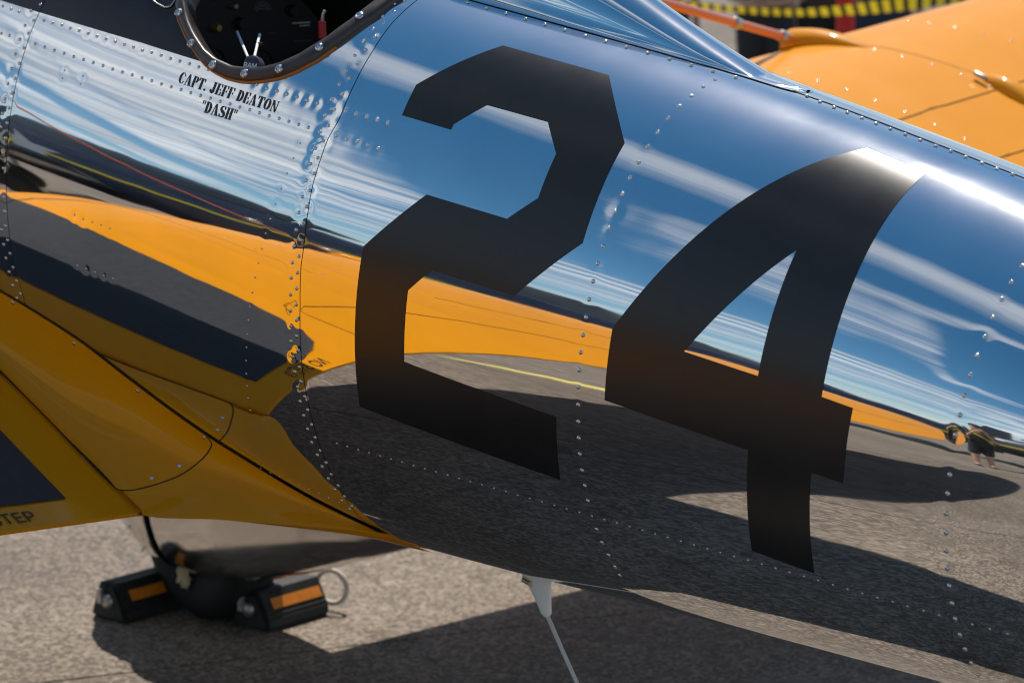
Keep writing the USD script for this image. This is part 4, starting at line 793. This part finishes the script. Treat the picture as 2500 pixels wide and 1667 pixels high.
chock('black rubber wheel chock with orange stripe and rope ring, behind the tyre', -1.575, 0.690, 4, True)
chock('black rubber wheel chock with orange stripe, half hidden in front of the tyre', -1.895, 0.490, 6, False)

# ------------------------------------------------------------------ people: one continuous body each, clothing and hair on it
def chain_mesh(bones, joints, refine=0.02, it=6):
    parts = []
    for a, b in bones:
        sa = m3.Manifold.sphere(joints[a][1], 14).translate(list(map(float, joints[a][0]))); sb = m3.Manifold.sphere(joints[b][1], 14).translate(list(map(float, joints[b][0])))
        parts.append(m3.Manifold.batch_hull([sa, sb]))
    u = m3.Manifold.batch_boolean(parts, m3.OpType.Add).refine_to_length(refine); me = u.to_mesh()
    t = trimesh.Trimesh(me.vert_properties[:, :3], me.tri_verts); trimesh.smoothing.filter_taubin(t, lamb=0.5, nu=0.53, iterations=it); return t
def person(label, x, y, rz, top, legs, hair='hair_dark', h=1.75, shorts=False, arms='down', bag=False, group=None, cap=None):
    t = thing('person', label, 'person', (x, y, 0), rz, group); k = h / 1.75
    J = {}
    def j(n, p, r): J[n] = (np.array(p, float) * k, r * k)
    j('head', (0, 0.015, 1.63), .088); j('crown', (0, -.01, 1.67), .086); j('chin', (0, .055, 1.555), .045); j('neck', (0, -.01, 1.47), .056); j('nose', (0, .108, 1.61), .013)
    j('chest', (0, 0, 1.30), .125); j('chl', (-.10, 0, 1.33), .105); j('chr', (.10, 0, 1.33), .105); j('waist', (0, 0, 1.08), .115); j('hipl', (-.085, 0, .94), .105); j('hipr', (.085, 0, .94), .105)
    bones = [('head', 'crown'), ('head', 'chin'), ('head', 'nose'), ('neck', 'head'), ('neck', 'chest'), ('chl', 'chr'), ('chest', 'waist'), ('chl', 'waist'), ('chr', 'waist'), ('waist', 'hipl'), ('waist', 'hipr'), ('hipl', 'hipr')]
    legb, armb = [], []
    for s, n in ((-1, 'l'), (1, 'r')):
        j('kn' + n, (s * .10, .015, .50), .060); j('an' + n, (s * .105, -.01, .085), .042); j('to' + n, (s * .12, .13, .035), .032); j('he' + n, (s * .105, -.05, .040), .036)
        legb += [('hip' + n, 'kn' + n), ('kn' + n, 'an' + n)]; bones += [('an' + n, 'to' + n), ('an' + n, 'he' + n), ('he' + n, 'to' + n)]
        j('sh' + n, (s * .185, -.005, 1.40), .060)
        if arms == 'down': el, wr, hd = (s * .245, -.02, 1.12), (s * .25, .05, .88), (s * .245, .075, .80)
        elif arms == 'camera': el, wr, hd = (s * .24, .10, 1.18), (s * .09, .26, 1.42), (s * .05, .30, 1.49)
        else: el, wr, hd = (s * .25, -.03, 1.13), (s * .12, .17, 1.08), (s * .05, .22, 1.08)
        j('el' + n, el, .042); j('wr' + n, wr, .028); j('pa' + n, hd, .030)
        armb += [('sh' + n, 'el' + n), ('el' + n, 'wr' + n)]; bones += [('ch' + n, 'sh' + n), ('wr' + n, 'pa' + n)]
        w_, p_ = np.array(wr), np.array(hd); dr = (p_ - w_) / np.linalg.norm(p_ - w_); sd = np.cross(dr, [0, 1, .01] if arms == 'down' else [0, 0, 1.0]); sd /= np.linalg.norm(sd); sd = np.array([0, 1.0, 0.2]) if arms == 'down' else np.array([0, 0.1, 1.0]) - dr * np.dot(dr, [0, .1, 1.0])
        for q, (o, L) in enumerate(((-.024, .060), (-.008, .072), (.008, .068), (.024, .052))):
            j(f'fa{n}{q}', p_ + sd * o + dr * .022, .0095); j(f'fb{n}{q}', p_ + sd * o + dr * (.022 + L * .6), .0088); j(f'fc{n}{q}', p_ + sd * o * 1.05 + dr * (.022 + L) + np.array([-s * .010, 0, 0]), .0078)
            bones += [('pa' + n, f'fa{n}{q}'), (f'fa{n}{q}', f'fb{n}{q}'), (f'fb{n}{q}', f'fc{n}{q}')]
        j('ta' + n, p_ - dr * .005 + sd * .034, .011); j('tb' + n, p_ + dr * .026 + sd * .052, .009); bones += [('pa' + n, 'ta' + n), ('ta' + n, 'tb' + n)]
    obj('body', chain_mesh(bones + legb + armb, J, 0.022, 5), 'skin_tone', t, True)
    fat = lambda n, d: (J[n][0], J[n][1] + d * k)
    sh = {n: fat(n, .016) for n in ('chest', 'chl', 'chr', 'waist', 'hipl', 'hipr', 'shl', 'shr', 'ell', 'elr')}
    for n in 'lr': sh['sl' + n] = (J['sh' + n][0] * .35 + J['el' + n][0] * .65, .060 * k)
    obj('shirt', chain_mesh([('chl', 'chr'), ('chest', 'waist'), ('chl', 'waist'), ('chr', 'waist'), ('waist', 'hipl'), ('waist', 'hipr'), ('hipl', 'hipr'), ('chl', 'shl'), ('chr', 'shr'), ('shl', 'sll'), ('shr', 'slr')], sh, 0.03, 6), top, t, True)
    lg = {n: fat(n, .022) for n in ('hipl', 'hipr', 'knl', 'knr', 'anl', 'anr')}
    for n in 'lr':
        lg['an' + n] = (J['an' + n][0] + [0, 0, .01], .062 * k); lg['kn' + n] = (J['kn' + n][0], .080 * k)
        if shorts: lg['an' + n] = (J['hip' + n][0] * .15 + J['kn' + n][0] * .85, .095 * k)
    obj('trousers', chain_mesh([('hipl', 'hipr')] + ([('hipl', 'anl'), ('hipr', 'anr')] if shorts else [('hipl', 'knl'), ('hipr', 'knr'), ('knl', 'anl'), ('knr', 'anr')]), lg, 0.03, 5), legs, t, True)
    hr = {'a': (J['crown'][0] + [0, -.012, .012], .092 * k), 'b': (J['head'][0] + [0, -.045, .0], .080 * k)}
    obj('hair', chain_mesh([('a', 'b')], hr, 0.03, 3), hair, t, True)
    if cap:
        cp = cat([placed(trimesh.creation.icosphere(2, 0.097 * k), np.diag([1, 1.08, .8]), J['crown'][0] + [0, 0, .025]), box(J['crown'][0] + [0, .12, .015], (.15, .11, .012))]); obj('cap', cp, cap, t, True)
    for n in 'lr':
        f = {'a': (J['he' + n][0] + [0, 0, .002], .046 * k), 'b': (J['to' + n][0] + [0, 0, .004], .040 * k)}; obj('shoe', chain_mesh([('a', 'b')], f, 0.03, 3), 'cloth_black', t, True)
    if bag:
        bg = obj('shoulder_bag', cat([box((.24 * k, .02, .92 * k), (.14, .30, .26))]), 'cloth_black', t); obj('bag_strap', tube(np.array([(.22, .05, 1.03), (.12, .16, 1.20), (-.05, .15, 1.36), (-.13, .03, 1.46), (-.06, -.14, 1.36), (.10, -.15, 1.2), (.22, -.04, 1.03)]) * k, 0.016, 8), 'stripe_yellow', bg, True)
    return t
BEH = 'spectators standing behind the tape'
P = [('spectator in black top and black trousers nearest the orange strut', -8.21, 10.39, 'cloth_black', 'cloth_black', 1.76, False),
     ('spectator in brown shirt and dark trousers just left of the red post', -8.44, 11.30, 'cloth_brown', 'cloth_black', 1.80, False),
     ('spectator in navy trousers just right of the red post', -7.77, 11.13, 'cloth_navy', 'cloth_navy', 1.78, False),
     ('spectator in black standing left of the headrest fairing tip behind the tape', -9.93, 10.61, 'cloth_black', 'cloth_brown', 1.77, False),
     ('spectator in grey shirt and brown trousers, second from the left behind the tape', -10.19, 11.50, 'cloth_grey', 'cloth_brown', 1.72, False)]
for lab, d, r, a, b, h, sh in P:
    person(lab, d, r, float(math.degrees(math.atan2(CAM[0] - d, -(CAM[1] - r)))) + 180 + float(rng.uniform(-25, 25)), a, b, h=h, shorts=sh, arms=random.choice(['down', 'front']), group=None)
# red post that the tape is tied to
q = (-6.31, 8.90)
T_ = thing('barrier_post', 'red post holding the yellow and black tape', 'post', (q[0], q[1], 0))
obj('post', lathe([(0.001, 1.45), (0.050, 1.44), (0.055, 1.40), (0.055, 0.06), (0.055, 0.05)], 20), 'cloth_red', T_, 40)
obj('base', lathe([(0.001, 0.06), (0.10, 0.06), (0.19, 0.04), (0.21, 0.0)], 28), 'post_black', T_, 40)
# yellow and black tape
wp = [(-7.633, 8.294, 1.214), (-7.247, 8.250, 1.187), (-6.853, 8.217, 1.163), (-6.328, 8.173, 1.142), (-5.962, 8.117, 1.146), (-5.588, 8.074, 1.171), (-5.233, 8.013, 1.206), (-4.983, 7.989, 1.233), (-4.595, 7.969, 1.291), (-4.107, 7.914, 1.377)]
wp = smooth_curve(wp, 160); L_ = np.r_[0, np.cumsum(np.linalg.norm(np.diff(wp, axis=0), axis=1))]
tw = 0.5 * np.sin(L_ * 1.3) + 0.25 * np.sin(L_ * 3.1 + 1); dr_ = np.gradient(wp, axis=0); dr_ /= np.linalg.norm(dr_, axis=1, keepdims=True); sd_ = np.cross(dr_, [0, 0, 1.0])
hw_ = np.interp(L_, [0, L_[-1] * .45, L_[-1] * .62, L_[-1]], [.018, .021, .036, .038])[:, None]
wv_ = np.cos(tw)[:, None] * np.array([0, 0, 1.0]) + np.sin(tw)[:, None] * sd_
tp = patch(np.stack([wp - wv_ * hw_, wp, wp + wv_ * hw_], 1)); path = new_path('/World', 'barrier_tape')
usdkit.mesh(stage, path, tp, M['barrier_tape'], True, uv=np.stack([np.repeat(L_ / 0.100, 3), np.tile([0, .5, 1], 160)], 1))
tag(prim(path), 'sagging yellow and black barrier tape strung in front of the spectators', 'barrier tape')

# ------------------------------------------------------------------ what stands around: seen as reflections in the polished metal
def parked(label, x, y, rz, star):
    t = thing('parked_airplane', label, 'airplane', (x, y, 0), rz)
    def ring(xx, a, b, z): return [(xx, a * math.cos(q), z + b * math.sin(q)) for q in np.linspace(0, 2 * math.pi, 28, endpoint=False)]
    st_ = [(-3.0, .10, .10, 1.55), (-2.9, .34, .36, 1.55), (-2.4, .52, .55, 1.55), (-1.2, .56, .66, 1.50), (0.0, .54, .70, 1.45), (1.5, .46, .60, 1.36), (3.0, .30, .42, 1.22), (4.6, .10, .22, 1.05)]
    F = obj('fuselage', loft([ring(*q) for q in st_]), 'navy_paint', t, True)
    for s in (-1, 1):
        xs = np.linspace(-2.3, 4.3, 50); P_ = []
        for zz in (-0.035, 0.035):
            a = np.interp(xs, [q[0] for q in st_], [q[1] for q in st_]); b = np.interp(xs, [q[0] for q in st_], [q[2] for q in st_]); zc = np.interp(xs, [q[0] for q in st_], [q[3] for q in st_])
            P_.append(np.stack([xs, s * (a * np.sqrt(1 - ((zz - 0.02) / b) ** 2) + 0.012), zc + zz - 0.02], 1))
        obj('side_stripe', patch(np.stack(P_, 1)), 'stripe_yellow', F)
        if star:
            sv = [(math.cos(a) * r * 0.36, math.sin(a) * r * 0.36) for a, r in zip(np.linspace(math.pi / 2, math.pi / 2 + 2 * math.pi, 11)[:-1], [1, .4] * 5)]
            e = trimesh.creation.extrude_polygon(Polygon(sv), 0.01, engine='earcut'); e.vertices = e.vertices[:, [0, 2, 1]] * [1, s, 1]; obj('star_marking', placed(e, np.eye(3), (-0.6, s * 0.556, 1.50)), 'star_grey', F)
    for s in (-1, 1):
        w = [[(-1.5 + 1.6 * (1 - math.cos(a)) / 2 * (1 - .35 * q) + .25 * q, s * (.3 + 4.6 * q), 1.02 + .28 * q + (.10 * (1 - .4 * q)) * math.sin(a)) for a in np.linspace(0, 2 * math.pi, 20, endpoint=False)] for q in np.linspace(0, 1, 8)]
        obj('wing', loft(w), 'navy_paint', t, True)
        obj('wheel_leg', tube([(-1.0, s * 1.1, 1.0), (-1.15, s * 1.15, 0.32)], 0.05, 10), 'dull_steel', t, True)
        wh = lathe([(.05, -.07), (.24, -.07), (.30, -.04), (.30, .04), (.24, .07), (.05, .07)], 24); wh.vertices = wh.vertices[:, [0, 2, 1]]; obj('wheel', placed(wh, np.eye(3), (-1.15, s * 1.15, .30)), 'rubber', t)
    cp = [[(xx, .30 * kx * math.cos(q), 2.05 + .42 * kx * max(math.sin(q), -0.3)) for q in np.linspace(0, 2 * math.pi, 20, endpoint=False)] for xx, kx in ((-1.3, .1), (-1.0, .7), (-.3, 1), (.6, .95), (1.3, .5), (1.7, .1))]
    obj('canopy', loft(cp), 'canopy_glass', t, True)
    fv = fin_mesh([(3.5, 1.35), (4.1, 2.35), (4.7, 2.35), (4.75, 1.0)], 0.07, 'y'); fv.vertices = fv.vertices[:, [0, 2, 1]]; obj('fin', fv, 'navy_paint', t)
    obj('tailplane', placed(fin_mesh([(3.7, -1.6), (4.6, -1.7), (4.7, 1.7), (3.7, 1.6)], 0.06, 'z'), np.eye(3), (0, 0, 1.2)), 'navy_paint', t)
    return t
parked('dark navy airplane with yellow side stripe and grey star, beyond the port wing', -6.6, -7.4, -42, True)
parked('dark navy airplane with yellow stripe mirrored at the right edge of the silver side', -1.2, -11.0, 160, False)
person('person in black shirt and shorts with a yellow-strapped bag, mirrored beyond the port wing tip', -1.9, -6.5, -40, 'cloth_black', 'cloth_black', h=1.78, shorts=True, arms='camera', bag=True, cap='cloth_navy')
# hangars and hills round the airfield
def hangar(label, x, y, rz, L, W, H):
    t = thing('hangar', label, 'hangar', (x, y, 0), rz)
    obj('walls', box((0, 0, H / 2), (L, W, H)), 'hangar_wall', t)
    rf = trimesh.creation.extrude_polygon(Polygon([(-W / 2 - .6, 0), (W / 2 + .6, 0), (W / 2 + .6, .3), (0, H * .28), (-W / 2 - .6, .3)]), L + 1.2, engine='earcut'); rf.vertices = rf.vertices[:, [2, 0, 1]] - [(L + 1.2) / 2, 0, -H - 0.01]; obj('roof', rf, 'hangar_roof', t)
    n = int(L // 6)
    for k in range(n): obj('door', box((-L / 2 + (k + .5) * L / n, W / 2 + .06, H * .42), (L / n - .25, .12, H * .84)), 'hangar_door', t)
hangar('long pale hangar far beyond the navy airplane', -165, -150, -45, 70, 26, 7.5)
hangar('smaller pale hangar at the far right of the airfield', -60, -190, -15, 42, 22, 6.5)
ang = np.linspace(0, 2 * math.pi, 361); rr_ = np.array([1900, 2250, 2600, 3000, 3600.0]); hp = []
for k, r in enumerate(rr_):
    e = [0, .55, 1, .8, 0][k]; q = np.stack([np.cos(ang) * 3.2, np.sin(ang) * 3.2, 0 * ang + k * .15], -1); h_ = 95 * meshkit.fbm(q, 4, seed=21) ** 1.6 * e - 1
    hp.append(np.stack([r * np.cos(ang), r * np.sin(ang), h_], -1))
tag(prim(obj('hills', patch(np.array(hp)), 'hill_cover', '/World', True)), kind='structure')
# far tree line: one mass of small leaf clumps
lv = []
rt = np.random.default_rng(5)
for _ in range(5200):
    a = rt.uniform(math.radians(190), math.radians(275)); r = rt.uniform(330, 380); hh = 9.0 * meshkit.noise(np.array([a * 60, 0.2, 0.7]), 3) ** 1.5; z = rt.uniform(0, max(hh, .8)); c = np.array([r * math.cos(a), r * math.sin(a), z]); s = rt.uniform(.5, 1.4)
    u1, u2 = rt.normal(size=3), rt.normal(size=3); lv.append(c + np.array([u1 * s, u2 * s, -u1 * s * .6 - u2 * s * .6]))
V_ = np.vstack(lv); obj_ = obj('tree_line', trimesh.Trimesh(V_, np.arange(len(V_)).reshape(-1, 3), process=False), 'leaf_dark'); tag(prim(obj_), 'far dark line of trees along the airfield edge', 'trees', kind='stuff')
